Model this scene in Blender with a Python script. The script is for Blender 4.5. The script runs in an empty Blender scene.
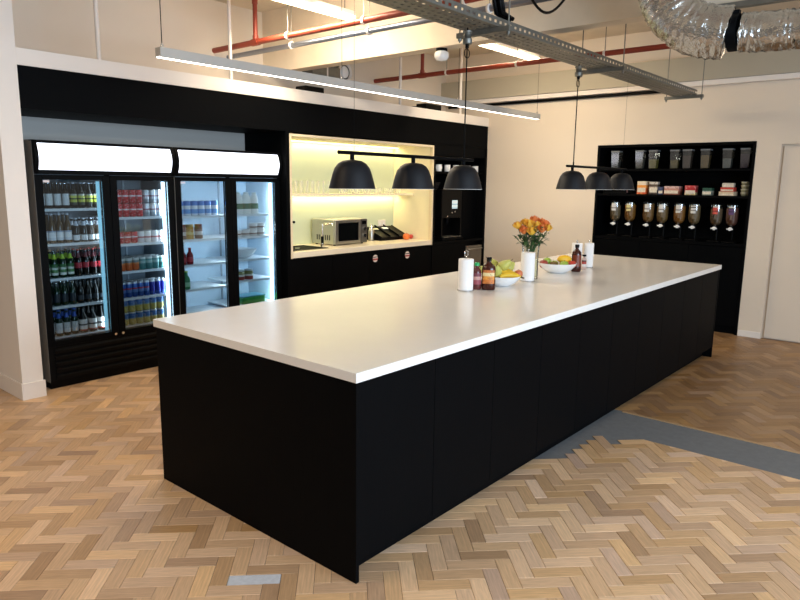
import bpy, bmesh, math, random
from mathutils import Vector, Matrix
R = random.Random(11)
PI = math.pi
SC = bpy.context.scene
COL = SC.collection

# ------------------------------------------------------------------ camera
YAW, PITCH, ROLL, FPX = 0.7035, 0.1746, 0.0128, 662.13
CAM = Vector((-1.820, -1.766, 1.6605))
fw = Vector((math.cos(PITCH)*math.cos(YAW), math.cos(PITCH)*math.sin(YAW), -math.sin(PITCH)))
rt = Vector((math.sin(YAW), -math.cos(YAW), 0)); up = rt.cross(fw)
r2 = rt*math.cos(ROLL)+up*math.sin(ROLL); u2 = -rt*math.sin(ROLL)+up*math.cos(ROLL)
cd = bpy.data.cameras.new('camera'); cam = bpy.data.objects.new('camera', cd); COL.objects.link(cam)
cd.sensor_width = 36; cd.lens = FPX/800*36; cd.clip_start = .05
cam.matrix_world = Matrix(((r2.x, u2.x, -fw.x, CAM.x), (r2.y, u2.y, -fw.y, CAM.y), (r2.z, u2.z, -fw.z, CAM.z), (0, 0, 0, 1)))
SC.camera = cam

# ------------------------------------------------------------------ world, lights, exposure
W = bpy.data.worlds.new('world'); SC.world = W; W.use_nodes = True
bg = W.node_tree.nodes['Background']; bg.inputs[0].default_value = (1.0, .93, .84, 1); bg.inputs[1].default_value = .34

def area(name, loc, direction, sx, sy, power, color, spread=None):
    l = bpy.data.lights.new(name, 'AREA'); l.shape = 'RECTANGLE'; l.size = sx; l.size_y = sy
    l.energy = power; l.color = color
    if spread: l.spread = spread
    o = bpy.data.objects.new(name, l); COL.objects.link(o); o.location = loc
    o.rotation_euler = Vector(direction).to_track_quat('-Z', 'Y').to_euler()
    return o
# daylight through the window side of the open-plan room, behind and right of the camera
area('window_daylight', (-.2, -5.2, 1.75), (0, 1, -.04), 4.6, 1.9, 540, (.66, .82, 1.0))
# warm ceiling lamps of the open room behind the camera
area('ceiling_lamp_light', (-2.2, 1.4, 3.3), (0, 0, -1), 2.4, .3, 62, (1.0, .76, .50))
area('ceiling_lamp_light', (4.2, -1.6, 3.3), (0, 0, -1), 1.6, .3, 22, (1.0, .80, .58))
vs = SC.view_settings
vs.view_transform = 'Standard'; vs.look = 'None'; vs.gamma = 1; vs.use_curve_mapping = False
vs.exposure = -0.36

# ------------------------------------------------------------------ materials
def L(c):
    def f(v):
        v /= 255
        return v/12.92 if v <= .04045 else ((v+.055)/1.055)**2.4
    return tuple(f(v) for v in c)
MATS = {}
def nodes(name):
    m = bpy.data.materials.new(name); m.use_nodes = True
    nt = m.node_tree; b = nt.nodes['Principled BSDF']
    return m, nt, b
def mat(name, c, rough=.5, metal=0, var=.06, scale=(12, 12, 12), bump=0, bscale=60, spec=.5, coat=0, emit=0, ecol=None, alpha=None):
    if name in MATS: return MATS[name]
    m, nt, b = nodes(name); c = L(c)
    tc = nt.nodes.new('ShaderNodeTexCoord'); mp = nt.nodes.new('ShaderNodeMapping'); mp.inputs['Scale'].default_value = scale
    nt.links.new(tc.outputs['Object'], mp.inputs['Vector'])
    nz = nt.nodes.new('ShaderNodeTexNoise'); nz.inputs['Scale'].default_value = 1; nz.inputs['Detail'].default_value = 4
    nt.links.new(mp.outputs[0], nz.inputs['Vector'])
    mx = nt.nodes.new('ShaderNodeMix'); mx.data_type = 'RGBA'
    mx.inputs[6].default_value = (*[v*(1-var) for v in c], 1); mx.inputs[7].default_value = (*[min(1, v*(1+var)) for v in c], 1)
    nt.links.new(nz.outputs['Fac'], mx.inputs[0]); nt.links.new(mx.outputs[2], b.inputs['Base Color'])
    b.inputs['Roughness'].default_value = rough; b.inputs['Metallic'].default_value = metal
    b.inputs['Specular IOR Level'].default_value = spec; b.inputs['Coat Weight'].default_value = coat
    if bump:
        n2 = nt.nodes.new('ShaderNodeTexNoise'); n2.inputs['Scale'].default_value = bscale; n2.inputs['Detail'].default_value = 5
        nt.links.new(mp.outputs[0] if bscale < 5 else tc.outputs['Object'], n2.inputs['Vector'])
        bp = nt.nodes.new('ShaderNodeBump'); bp.inputs['Strength'].default_value = bump; bp.inputs['Distance'].default_value = .01
        nt.links.new(n2.outputs['Fac'], bp.inputs['Height']); nt.links.new(bp.outputs[0], b.inputs['Normal'])
    if emit:
        b.inputs['Emission Color'].default_value = (*L(ecol or (255, 255, 255)), 1); b.inputs['Emission Strength'].default_value = emit
    MATS[name] = m; return m
def glass(name, tint=(235, 245, 245), gloss=.06, rough=.02, ior=1.45):
    if name in MATS: return MATS[name]
    m, nt, b = nodes(name); nt.nodes.remove(b)
    out = nt.nodes['Material Output']; tr = nt.nodes.new('ShaderNodeBsdfTransparent'); tr.inputs[0].default_value = (*L(tint), 1)
    gl = nt.nodes.new('ShaderNodeBsdfGlossy'); gl.inputs['Roughness'].default_value = rough
    fr = nt.nodes.new('ShaderNodeFresnel'); fr.inputs[0].default_value = ior
    ad = nt.nodes.new('ShaderNodeMath'); ad.operation = 'MULTIPLY_ADD'; ad.inputs[1].default_value = .9; ad.inputs[2].default_value = gloss*.3
    nt.links.new(fr.outputs[0], ad.inputs[0])
    mx = nt.nodes.new('ShaderNodeMixShader'); nt.links.new(ad.outputs[0], mx.inputs[0])
    nt.links.new(tr.outputs[0], mx.inputs[1]); nt.links.new(gl.outputs[0], mx.inputs[2]); nt.links.new(mx.outputs[0], out.inputs['Surface'])
    MATS[name] = m; return m
def banded(name, stops, rough=.35, metal=0, noise=0, noisecol=(255, 255, 255), nscale=40):
    """print bands up the height of the object (flat print on packaging)"""
    if name in MATS: return MATS[name]
    m, nt, b = nodes(name)
    tc = nt.nodes.new('ShaderNodeTexCoord'); sp = nt.nodes.new('ShaderNodeSeparateXYZ'); nt.links.new(tc.outputs['Generated'], sp.inputs[0])
    cr = nt.nodes.new('ShaderNodeValToRGB'); cr.color_ramp.interpolation = 'CONSTANT'
    e = cr.color_ramp.elements
    while len(e) < len(stops): e.new(.5)
    for i, (p, c) in enumerate(stops): e[i].position = p; e[i].color = (*L(c), 1)
    nt.links.new(sp.outputs[2], cr.inputs[0])
    src = cr.outputs[0]
    if noise:
        nz = nt.nodes.new('ShaderNodeTexNoise'); nz.inputs['Scale'].default_value = nscale; nt.links.new(tc.outputs['Object'], nz.inputs['Vector'])
        mr = nt.nodes.new('ShaderNodeMapRange'); mr.inputs[1].default_value = .55; mr.inputs[2].default_value = .6; mr.inputs[4].default_value = noise
        nt.links.new(nz.outputs['Fac'], mr.inputs[0])
        mx = nt.nodes.new('ShaderNodeMix'); mx.data_type = 'RGBA'; nt.links.new(mr.outputs[0], mx.inputs[0]); nt.links.new(src, mx.inputs[6]); mx.inputs[7].default_value = (*L(noisecol), 1)
        src = mx.outputs[2]
    nt.links.new(src, b.inputs['Base Color']); b.inputs['Roughness'].default_value = rough; b.inputs['Metallic'].default_value = metal
    MATS[name] = m; return m
def parquet(name, use_attr):
    m, nt, b = nodes(name)
    tc = nt.nodes.new('ShaderNodeTexCoord')
    if use_attr:
        at = nt.nodes.new('ShaderNodeAttribute'); at.attribute_name = 'tone'; col = at.outputs['Color']
    else:
        at = nt.nodes.new('ShaderNodeObjectInfo'); col = at.outputs['Color']
    uv = nt.nodes.new('ShaderNodeUVMap'); uv.uv_map = 'UVMap'
    mp = nt.nodes.new('ShaderNodeMapping'); mp.inputs['Scale'].default_value = (9, 120, 1); nt.links.new(uv.outputs[0], mp.inputs[0])
    nz = nt.nodes.new('ShaderNodeTexNoise'); nz.inputs['Scale'].default_value = 1; nz.inputs['Detail'].default_value = 5; nt.links.new(mp.outputs[0], nz.inputs['Vector'])
    mr = nt.nodes.new('ShaderNodeMapRange'); mr.inputs[1].default_value = .3; mr.inputs[2].default_value = .72; mr.inputs[3].default_value = .80; mr.inputs[4].default_value = 1.1
    nt.links.new(nz.outputs['Fac'], mr.inputs[0])
    mx = nt.nodes.new('ShaderNodeMix'); mx.data_type = 'RGBA'; mx.blend_type = 'MULTIPLY'; mx.inputs[0].default_value = 1
    nt.links.new(col, mx.inputs[6]); nt.links.new(mr.outputs[0], mx.inputs[7]); nt.links.new(mx.outputs[2], b.inputs['Base Color'])
    b.inputs['Roughness'].default_value = .40
    bp = nt.nodes.new('ShaderNodeBump'); bp.inputs['Strength'].default_value = .08; bp.inputs['Distance'].default_value = .004
    nt.links.new(nz.outputs['Fac'], bp.inputs['Height']); nt.links.new(bp.outputs[0], b.inputs['Normal'])
    return m

BLACK = mat('black_veneer', (5, 6, 8), .6, var=.25, scale=(60, 60, 4), bump=.05, bscale=2, spec=.05)
BLACKM = mat('black_metal', (6, 7, 9), .5, var=.1, spec=.06)
BLACKS = mat('shade_black', (16, 19, 25), .5, var=.08, spec=.3)
BLACKP = mat('black_plastic', (6, 6, 7), .4, spec=.1)
PLASTER = mat('plaster', (226, 212, 194), .85, var=.04, scale=(2, 2, 2), bump=.04, bscale=25)
WHITE = mat('white_paint', (236, 228, 220), .7, var=.025, scale=(3, 3, 3))
CONCW = mat('whitewashed_concrete', (218, 204, 184), .9, var=.2, scale=(3, 3, 3), bump=.12, bscale=18)
CONC = mat('grey_screed', (108, 109, 110), .85, var=.2, scale=(22, 22, 22), bump=.1, bscale=40)
MORTAR = mat('light_mortar', (196, 200, 208), .9, var=.2, scale=(40, 40, 40), bump=.2)
QUARTZ = mat('quartz_worktop', (236, 232, 227), .22, var=.035, scale=(6, 6, 6), spec=.45)
STEEL = mat('stainless_steel', (190, 188, 182), .32, 1, var=.06, scale=(3, 3, 80))
CHROME = mat('chrome', (225, 225, 225), .12, 1)
GALV = mat('galvanised_steel', (128, 128, 122), .5, .8, var=.2, scale=(30, 30, 30))
REDP = mat('red_pipe_paint', (142, 56, 38), .45, var=.12)
GREYW = mat('blue_grey_wall', (184, 184, 180), .8, var=.04, scale=(3, 3, 3))
CREAM = mat('cream_laminate', (238, 226, 196), .45, var=.03)
GREENB = mat('pale_green_splashback', (206, 214, 186), .3, var=.02)
WOODF = mat('pale_wood_frame', (226, 208, 176), .5, var=.08, scale=(3, 30, 30))
PAPER = mat('white_paper', (242, 240, 238), .9, var=.03, scale=(60, 60, 20), bump=.1)
CERAM = mat('white_ceramic', (240, 240, 240), .15, var=.01)
DARKIN = mat('dark_interior', (40, 44, 50), .6)

# ------------------------------------------------------------------ mesh builder
class MB:
    def __init__(s): s.v = []; s.f = []; s.sm = []
    def add(s, vs, fs, smooth=False, M=None):
        o = len(s.v); s.v += [tuple(M @ Vector(p)) if M else tuple(p) for p in vs]
        for f in fs: s.f.append(tuple(i+o for i in f)); s.sm.append(smooth)
        return s
    def box(s, x0, x1, y0, y1, z0, z1, bev=0, M=None):
        if bev <= 0:
            return s.add([(x0,y0,z0),(x1,y0,z0),(x1,y1,z0),(x0,y1,z0),(x0,y0,z1),(x1,y0,z1),(x1,y1,z1),(x0,y1,z1)],
                         [(0,3,2,1),(4,5,6,7),(0,1,5,4),(1,2,6,5),(2,3,7,6),(3,0,4,7)], M=M)
        bm = bmesh.new(); bmesh.ops.create_cube(bm, size=1)
        for v in bm.verts: v.co = ((x0+x1)/2+v.co.x*(x1-x0), (y0+y1)/2+v.co.y*(y1-y0), (z0+z1)/2+v.co.z*(z1-z0))
        bmesh.ops.bevel(bm, geom=bm.edges[:], offset=bev, segments=2, affect='EDGES', profile=.5)
        bm.verts.index_update()
        s.add([v.co[:] for v in bm.verts], [tuple(v.index for v in f.verts) for f in bm.faces], M=M); bm.free(); return s
    def lathe(s, prof, n=20, cx=0, cy=0, cz=0, M=None, a0=0, sx=1, sy=1, smooth=True):
        """prof: list of (r,z); a None entry breaks the smoothing (new ring)"""
        segs = [[]]
        for p in prof:
            if p is None: segs.append([segs[-1][-1]])
            else: segs[-1].append(p)
        for sg in segs:
            vs = []; fs = []
            for (r, z) in sg:
                for k in range(n):
                    a = a0+2*PI*k/n; vs.append((cx+r*math.cos(a)*sx, cy+r*math.sin(a)*sy, cz+z))
            for i in range(len(sg)-1):
                for k in range(n):
                    k2 = (k+1) % n; fs.append((i*n+k, i*n+k2, (i+1)*n+k2, (i+1)*n+k))
            s.add(vs, fs, smooth, M)
        return s
    def cyl(s, r, z0, z1, n=20, cx=0, cy=0, M=None):
        return s.lathe([(0.0001, z0), (r, z0), None, (r, z1), None, (0.0001, z1)], n, cx, cy, 0, M)
    def tube(s, pts, rad, n=8, cap=True, smooth=True):
        pts = [Vector(p) for p in pts]; m = len(pts)
        rr = rad if isinstance(rad, (list, tuple)) else [rad]*m
        t = [(pts[min(i+1, m-1)]-pts[max(i-1, 0)]).normalized() for i in range(m)]
        ref = Vector((0, 0, 1)) if abs(t[0].z) < .9 else Vector((1, 0, 0))
        nrm = t[0].cross(ref).normalized(); vs = []; fs = []
        for i in range(m):
            nrm = (nrm-t[i]*nrm.dot(t[i])).normalized(); b = t[i].cross(nrm)
            for k in range(n):
                a = 2*PI*k/n; vs.append(pts[i]+(nrm*math.cos(a)+b*math.sin(a))*rr[i])
        for i in range(m-1):
            for k in range(n):
                k2 = (k+1) % n; fs.append((i*n+k, (i+1)*n+k, (i+1)*n+k2, i*n+k2))
        s.add(vs, fs, smooth)
        if cap: s.add(vs[:n], [tuple(range(n))]); s.add(vs[-n:], [tuple(reversed(range(n)))])
        return s
    def ball(s, c, rx, ry=None, rz=None, n=14, m=9, M=None):
        ry = ry or rx; rz = rz or rx
        return s.lathe([(max(.0001, math.sin(PI*i/m)), -math.cos(PI*i/m)*rz) for i in range(m+1)], n, c[0], c[1], c[2], M, sx=rx, sy=ry)
    def prism(s, poly, a0, a1, axis='y'):
        """poly in the plane of the two other axes, extruded along axis"""
        def P(p, a): return {'y': (p[0], a, p[1]), 'x': (a, p[0], p[1]), 'z': (p[0], p[1], a)}[axis]
        n = len(poly); vs = [P(p, a0) for p in poly]+[P(p, a1) for p in poly]
        return s.add(vs, [tuple(range(n)), tuple(reversed(range(n, 2*n)))]+[(i, i+n, (i+1) % n+n, (i+1) % n) for i in range(n)])
    def mesh(s, name, m):
        me = bpy.data.meshes.new(name); me.from_pydata([tuple(v) for v in s.v], [], s.f)
        me.polygons.foreach_set('use_smooth', s.sm); me.materials.append(m)
        bm = bmesh.new(); bm.from_mesh(me); bmesh.ops.recalc_face_normals(bm, faces=bm.faces[:]); bm.to_mesh(me); bm.free()
        me.update(); return me
    def build(s, name, m, parent=None, loc=(0, 0, 0)):
        o = bpy.data.objects.new(name, s.mesh(name, m)); COL.objects.link(o); o.location = loc
        if parent: o.parent = parent
        return o
def B(*a, **k): return MB().box(*a, **k)
def tag(o, label, cat, group=None):
    o['label'] = label; o['category'] = cat
    if group: o['group'] = group
    return o
def thing(name, label, cat, loc=(0, 0, 0), rz=0, group=None):
    o = bpy.data.objects.new(name, None); COL.objects.link(o); o.location = loc; o.rotation_euler = (0, 0, rz); o.empty_display_size = .1
    return tag(o, label, cat, group)
def struct(o): o['kind'] = 'structure'; return o
def dup(root, loc, rz=0, label=None, group=None, scale=None):
    r = root.copy(); COL.objects.link(r); r.location = loc; r.rotation_euler = (0, 0, rz)
    if label: r['label'] = label
    if group: r['group'] = group
    if scale: r.scale = scale
    for ch in root.children:
        c = ch.copy(); COL.objects.link(c); c.parent = r
        for g in ch.children:
            d = g.copy(); COL.objects.link(d); d.parent = c
    return r
def place(root, used, loc, rz=0, label=None, group=None):
    """first use moves the prototype itself, later uses copy it"""
    if root.name not in used:
        used.add(root.name); root.location = loc; root.rotation_euler = (0, 0, rz)
        if label: root['label'] = label
        if group: root['group'] = group
        return root
    return dup(root, loc, rz, label, group)
USED = set()

# ================================================================== THE ROOM
XE, YB, YW, ZC = 6.29, 3.52, 4.28, 3.45     # end wall, joinery front, back wall, ceiling
floor = struct(B(-6, 6.9, -6, 7, -.12, -.004).build('floor', CONC))
struct(B(-6, 6.9, -6, 7, ZC, ZC+.15).build('ceiling', CONCW))
struct(B(.16, XE, YW, YW+.15, 0, ZC).build('wall_back', PLASTER))
m = MB()
m.box(XE, XE+.12, 1.88, YW+.15, 0, ZC); m.box(XE, XE+.12, .07, 1.88, 2.16, ZC)
m.box(XE, XE+.12, -.17, .07, 0, ZC); m.box(XE, XE+.12, -6, -.17, 2.12, ZC); m.box(XE+.075, XE+.12, -6, -.17, 0, 2.12)
wall_end = struct(m.build('wall_end', PLASTER))
struct(B(XE+.05, XE+.074, -1.16, -.19, .012, 2.10, bev=.003).build('door_1', PLASTER))
struct(B(XE-.010, XE-.0005, -.165, .065, 0, .07, bev=.002).build('baseboard_end', WHITE))
m = B(.01, .16, YB, 7, 0, ZC)
struct(m.build('wall_left', WHITE))
m = MB(); m.box(0, .0095, YB-.012, 7, 0, .13, bev=.002); m.box(.0096, .172, YB-.012, YB-.0005, 0, .13, bev=.002)
struct(m.build('baseboard_left', WHITE))
struct(B(.1605, XE, YB, YW, 2.46, 2.577).build('trim_1', WHITE))               # white band over the joinery
struct(B(.1605, XE, YB+.008, 4.2, 2.16, 2.459).build('trim_2', BLACK))         # black header
struct(B(.1605, 2.62, 4.2, 4.279, 0, 2.459).build('wall_recess', GREYW))
# beams
m = B(2.95, 3.10, -6, YW, 2.82, ZC)
struct(m.build('ceiling_beam', CONCW))
m = B(6.17, XE, -6, YW, 2.83, 3.09)
struct(m.build('ceiling_beam', mat('grey_beam', (176, 168, 150), .8, var=.06, scale=(3, 3, 3))))  # even grey-beige, darker than the wall plaster
m = B(6.20, XE-.001, -6, YW-.001, 2.775, 2.829)
struct(m.build('trim_3', WHITE))
struct(B(.05, .40, -6, YW, 3.15, ZC).build('ceiling_beam', CONCW))

# ------------------------------------------------------------------ herringbone parquet
BW, BL = .0712, .2215
PAT = [(1.60,.12),(1.70,.0),(1.80,-.04),(2.05,-.05),(2.22,-.03),(2.27,-.06),(2.24,-.13),(2.33,-.22),(2.47,-.36),(2.47,-.40),(3,-.40),(3,.4),(1.60,.4)]
def inpoly(x, y, P):
    c = False; n = len(P)
    for i in range(n):
        x1, y1 = P[i]; x2, y2 = P[(i+1) % n]
        if (y1 > y) != (y2 > y) and x < (x2-x1)*(y-y1)/(y2-y1)+x1: c = not c
    return c
def clip(poly, ax, v, keep_less):
    out = []; n = len(poly)
    for i in range(n):
        p, q = poly[i], poly[(i+1) % n]
        ip = (p[ax] < v) == keep_less; iq = (q[ax] < v) == keep_less
        if ip: out.append(p)
        if ip != iq:
            t = (v-p[ax])/(q[ax]-p[ax]); out.append((p[0]+(q[0]-p[0])*t, p[1]+(q[1]-p[1])*t))
    return out
def to_px(x, y, z=0):
    d = Vector((x, y, z))-CAM; zz = d.dot(fw)
    if zz < .15: return None
    return 400+FPX*d.dot(r2)/zz, 300-FPX*d.dot(u2)/zz, zz
S2 = math.sqrt(.5)
OA, OB = .188, -.1332
blocks = []
GAP = .0008
missing = (-.2715, .378)
def shade(old):
    t = R.random()
    if old: base = (158, 122, 84); amp = 11
    else: base = (208, 171, 134); amp = 16
    k = R.gauss(0, 1)*amp; k = max(-1.9*amp, min(1.9*amp, k)); w = R.gauss(0, 5)
    return L(tuple(max(10, min(245, v)) for v in (base[0]+k+w*.4, base[1]+k*.95, base[2]+k*.85-w)))
for n in range(-26, 30):
    for k in range(-110, 130):
        for kind in (0, 1):
            a0 = OA+k*BW+n*BL; b0 = OB+k*BW-n*BL
            a1, b1 = (a0+BL, b0+BW) if kind == 0 else (a0+BW, b0+BW+BL)
            if kind: b0 += BW
            ac, bc = (a0+a1)/2, (b0+b1)/2; cx = (ac+bc)*S2; cy = (bc-ac)*S2
            if not (-2.6 < cx < 6.45 and -4.2 < cy < 6): continue
            if cy > 3.72 and cx > .09: continue
            if .14 < cx < 4.94 and .22 < cy < 1.36: continue
            p = to_px(cx, cy)
            if not p or not (-420 < p[0] < 1300 and p[1] < 1100): continue
            if inpoly(cx, cy, PAT) and cx < 2.79: continue
            g = GAP
            ab = [(a0+g, b0+g), (a1-g, b0+g), (a1-g, b1-g), (a0+g, b1-g)]
            poly = [((a+b)*S2, (b-a)*S2) for a, b in ab]
            full = True
            if cx < 2.66:
                q = clip(poly, 0, 2.43, True)
            else:
                q = clip(poly, 0, 2.893, False)
            if len(q) < 3: continue
            full = len(q) == 4 and all(abs(q[i][0]-poly[i][0])+abs(q[i][1]-poly[i][1]) < 1e-6 for i in range(4))
            xs = [v[0] for v in q]
            if max(xs)-min(xs) < .002: continue
            if abs(cx-missing[0]) < .055 and abs(cy-missing[1]) < .055 and kind == 0 and not any(b.get('miss') for b in blocks):
                blocks.append(dict(miss=True, poly=poly, c=(cx, cy), kind=kind, full=True, area=-1)); continue
            occl = (0 < cx < 5.06 and .05 < cy < 1.51)
            # blocks hidden behind the island, seen from the camera
            hid = False
            if p:
                for t in (i/40 for i in range(1, 40)):
                    px_, py_, pz_ = (CAM.x+(cx-CAM.x)*t, CAM.y+(cy-CAM.y)*t, CAM.z*(1-t))
                    if 0 < px_ < 5.06 and 0 < py_ < 1.51 and pz_ < .92: hid = True; break
            inside = 0 < p[0] < 800 and 0 < p[1] < 600
            ar = (BW*BL*FPX*FPX/p[2]**2*(CAM.z/p[2])) if inside and not occl and not hid and full else 0
            blocks.append(dict(poly=q, c=(cx, cy), kind=kind, full=full, area=ar, old=cx > 2.7))
blocks.sort(key=lambda b: -b['area'])
PQ_A, PQ_B = parquet('oak_block', False), parquet('oak_blocks', True)
hl, hw_ = BL/2-GAP, BW/2-GAP; c_ = .0012
bmH = MB()
bmH.add([(-hl,-hw_,-.004),(hl,-hw_,-.004),(hl,hw_,-.004),(-hl,hw_,-.004),(-hl,-hw_,-c_),(hl,-hw_,-c_),(hl,hw_,-c_),(-hl,hw_,-c_),
         (-hl+c_,-hw_+c_,0),(hl-c_,-hw_+c_,0),(hl-c_,hw_-c_,0),(-hl+c_,hw_-c_,0)],
        [(0,1,5,4),(1,2,6,5),(2,3,7,6),(3,0,4,7),(4,5,9,8),(5,6,10,9),(6,7,11,10),(7,4,8,11),(8,9,10,11)])
variants = []
for i in range(6):
    me = bmH.mesh('parquet_block', PQ_A); uvl = me.uv_layers.new(name='UVMap')
    for lp in me.loops:
        v = me.vertices[lp.vertex_index].co; uvl.data[lp.index].uv = (v.x+i*3.7, v.y+i*1.3)
    variants.append(me)
nobj = 0; sv = []; sf = []; suv = []; sc = []
for b in blocks:
    if b.get('miss'):
        P = b['poly']; mm = MB(); mm.add([(x, y, -.0035) for x, y in P]+[(x*.97+b['c'][0]*.03, y*.97+b['c'][1]*.03, -.0016) for x, y in P],
              [(0,1,5,4),(1,2,6,5),(2,3,7,6),(3,0,4,7),(4,5,6,7)])
        o = mm.build('mortar_patch', MORTAR, floor); o['label'] = 'light grey mortar filling the gap of a missing block'; continue
    col = shade(b.get('old'))
    if b['area'] > 0 and nobj < 300:
        nobj += 1
        o = bpy.data.objects.new('parquet_block', variants[R.randrange(6)]); COL.objects.link(o); o.parent = floor
        o.location = (b['c'][0], b['c'][1], R.uniform(-.0006, 0)); o.rotation_euler = (0, 0, -PI/4 if b['kind'] == 0 else PI/4); o.color = (*col, 1)
    else:
        P = b['poly']; o0 = len(sv); n = len(P); dz = R.uniform(-.0006, 0)
        ang = -PI/4 if b['kind'] == 0 else PI/4; ox, oy = R.uniform(0, 20), R.uniform(0, 20)
        cx, cy = b['c']
        for x, y in P: sv.append((x, y, -.004))
        for x, y in P: sv.append((x, y, dz))
        fl = [tuple(o0+n+i for i in range(n))]+[(o0+i, o0+(i+1) % n, o0+(i+1) % n+n, o0+i+n) for i in range(n)]
        for f in fl:
            sf.append(f)
            for vi in f:
                x, y, _ = sv[vi]; dx, dy = x-cx, y-cy
                suv.append((dx*math.cos(ang)+dy*math.sin(ang)+ox, -dx*math.sin(ang)+dy*math.cos(ang)+oy)); sc.append((*col, 1))
me = bpy.data.meshes.new('parquet_field'); me.from_pydata(sv, [], sf)
me.uv_layers.new(name='UVMap'); me.color_attributes.new('tone', 'FLOAT_COLOR', 'CORNER')
uvl = me.uv_layers['UVMap']; ca = me.color_attributes['tone']
for i, lp in enumerate(me.loops): uvl.data[i].uv = suv[i]; ca.data[i].color = sc[i]
me.materials.append(PQ_B); me.update()
o = bpy.data.objects.new('parquet_field', me); COL.objects.link(o); o.parent = floor; o['kind'] = 'stuff'
OAK = mat('oak_edging', (176, 142, 104), .5, var=.1, scale=(40, 4, 40))
o = B(2.868, 2.891, -4, .02, -.004, .0005).build('edging_strip', OAK, floor)

# ================================================================== JOINERY
tag(B(2.615, 2.66, YB+.004, 4.19, 0, 2.159).build('tall_end_panel', BLACK), 'tall black panel between the drinks fridges and the lit niche', 'panel')
# lit kitchenette niche
t = thing('lit_niche', 'cream lined wall niche with pale frame and yellow strip lighting', 'niche', (3.855, 3.86, .871))
def off(mb, o): return mb
nx0, nx1, nz0, nz1 = 2.661, 5.05, .871, 2.14
def local(mb, t):
    mb.v = [(x-t.location.x, y-t.location.y, z-t.location.z) for x, y, z in mb.v]; return mb
m = MB(); fr = .026
m.box(nx0, nx0+fr, YB, YB+.05, nz0, nz1, bev=.002); m.box(nx1-fr, nx1, YB, YB+.05, nz0, nz1, bev=.002)
m.box(nx0+fr, nx1-fr, YB, YB+.05, nz1-fr, nz1, bev=.002)
local(m, t).build('frame', WOODF, t)
local(B(nx0+.001, nx1-.001, 4.185, 4.199, nz0, nz1), t).build('back_panel', GREENB, t)
local(B(nx0, nx0+.018, YB+.051, 4.184, nz0, nz1), t).build('side_panel', CREAM, t)
local(B(nx1-.018, nx1, YB+.051, 4.184, nz0, nz1), t).build('side_panel', CREAM, t)
local(B(nx0+.019, nx1-.019, YB+.051, 4.184, nz1-.02, nz1), t).build('top_panel', CREAM, t)
local(B(nx0+.019, nx1-.019, 3.84, 4.184, 1.505, 1.53, bev=.002), t).build('shelf', CREAM, t)
LEDY = mat('niche_led', (255, 240, 190), .5, emit=9, ecol=(255, 226, 140))
local(B(nx0+.03, nx1-.03, 4.10, 4.125, 1.497, 1.5045), t).build('led_strip', LEDY, t)
local(B(nx0+.03, nx1-.03, 4.10, 4.125, 2.111, 2.1195), t).build('led_strip', LEDY, t)
area('niche_strip_light', (3.855, 4.13, 1.494), (0, .15, -1), 2.3, .02, 7.5, (1.0, .86, .48))
area('niche_strip_light', (3.855, 4.12, 2.108), (0, .15, -1), 2.3, .02, 7.5, (1.0, .86, .48))
o = B(nx0+.0265, nx1-.0265, YB-.002, 4.183, .875, .935, bev=.003).build('niche_worktop', mat('cream_worktop', (236, 224, 200), .35, var=.03))
tag(o, 'cream worktop filling the bottom of the lit niche', 'worktop')
# base cabinets below it
t = thing('base_cabinet', 'black handleless base cabinet run below the lit niche', 'cabinet', (3.86, 3.86, 0))
local(B(2.662, 5.05, 3.56, 4.19, .1, .868), t).build('carcass', BLACK, t)
local(B(2.662, 5.05, 3.60, 4.15, 0, .099), t).build('plinth', BLACK, t)
dw = (5.05-2.662)/4
STK = banded('round_sticker_print', [(0, (228, 214, 206)), (.25, (176, 74, 72)), (.5, (232, 220, 214)), (.62, (50, 44, 46)), (.74, (228, 214, 206))], .6)
for i in range(4):
    x0 = 2.662+i*dw
    d = local(B(x0+.0015, x0+dw-.0015, YB+.012, 3.559, .105, .862, bev=.0015), t).build('door', BLACK, t)
    sx = {2: 3.961, 3: 4.555}.get(i)
    if sx:
        s = local(MB().cyl(.044, 0, .002, 24, M=Matrix.Translation((sx, YB+.0118, .776)) @ Matrix.Rotation(PI/2, 4, 'X')), t).build('sticker', STK, d)
        s['label'] = 'round pale sticker with red and dark print'
# coffee recess
t = thing('coffee_recess', 'tall black recess beside the beige wall with a mug shelf', 'cabinet', (5.67, 3.86, 0))
m = MB(); m.box(5.052, 5.10, YB+.004, 4.19, 0, 2.159); m.box(6.245, 6.288, YB+.004, 4.19, 0, 2.159); m.box(5.10, 6.245, 4.17, 4.19, 0, 2.159)
local(m, t).build('carcass', BLACK, t)
local(B(5.101, 6.244, YB+.012, 4.169, 2.02, 2.158), t).build('top_fascia', BLACK, t)
local(B(5.101, 6.244, 3.56, 4.169, 1.795, 1.82), t).build('mug_shelf', BLACK, t)
local(B(5.101, 6.244, YB+.008, 4.169, .865, .90), t).build('counter', BLACK, t)
local(B(5.84, 6.244, 3.66, 4.169, .901, 1.60), t).build('filler_panel', BLACK, t)
local(B(5.101, 5.83, YB+.012, 3.56, .1, .862, bev=.0015), t).build('door', BLACK, t)
local(B(5.101, 6.244, 3.62, 4.169, 0, .099), t).build('plinth', BLACK, t)
t = thing('undercounter_appliance', 'stainless undercounter appliance below the coffee machine recess', 'appliance', (6.04, 3.8, .10))
B(-.195, .195, -.20, .30, 0, .76).build('body', BLACKM, t); B(-.193, .193, -.27, -.201, .02, .70, bev=.004).build('door', mat('brushed_front', (120, 112, 100), .5, .4), t)
m = MB(); m.tube([(-.15, -.272, .66), (-.15, -.30, .66), (.15, -.30, .66), (.15, -.272, .66)], .008); m.build('handle', STEEL, t)
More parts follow.
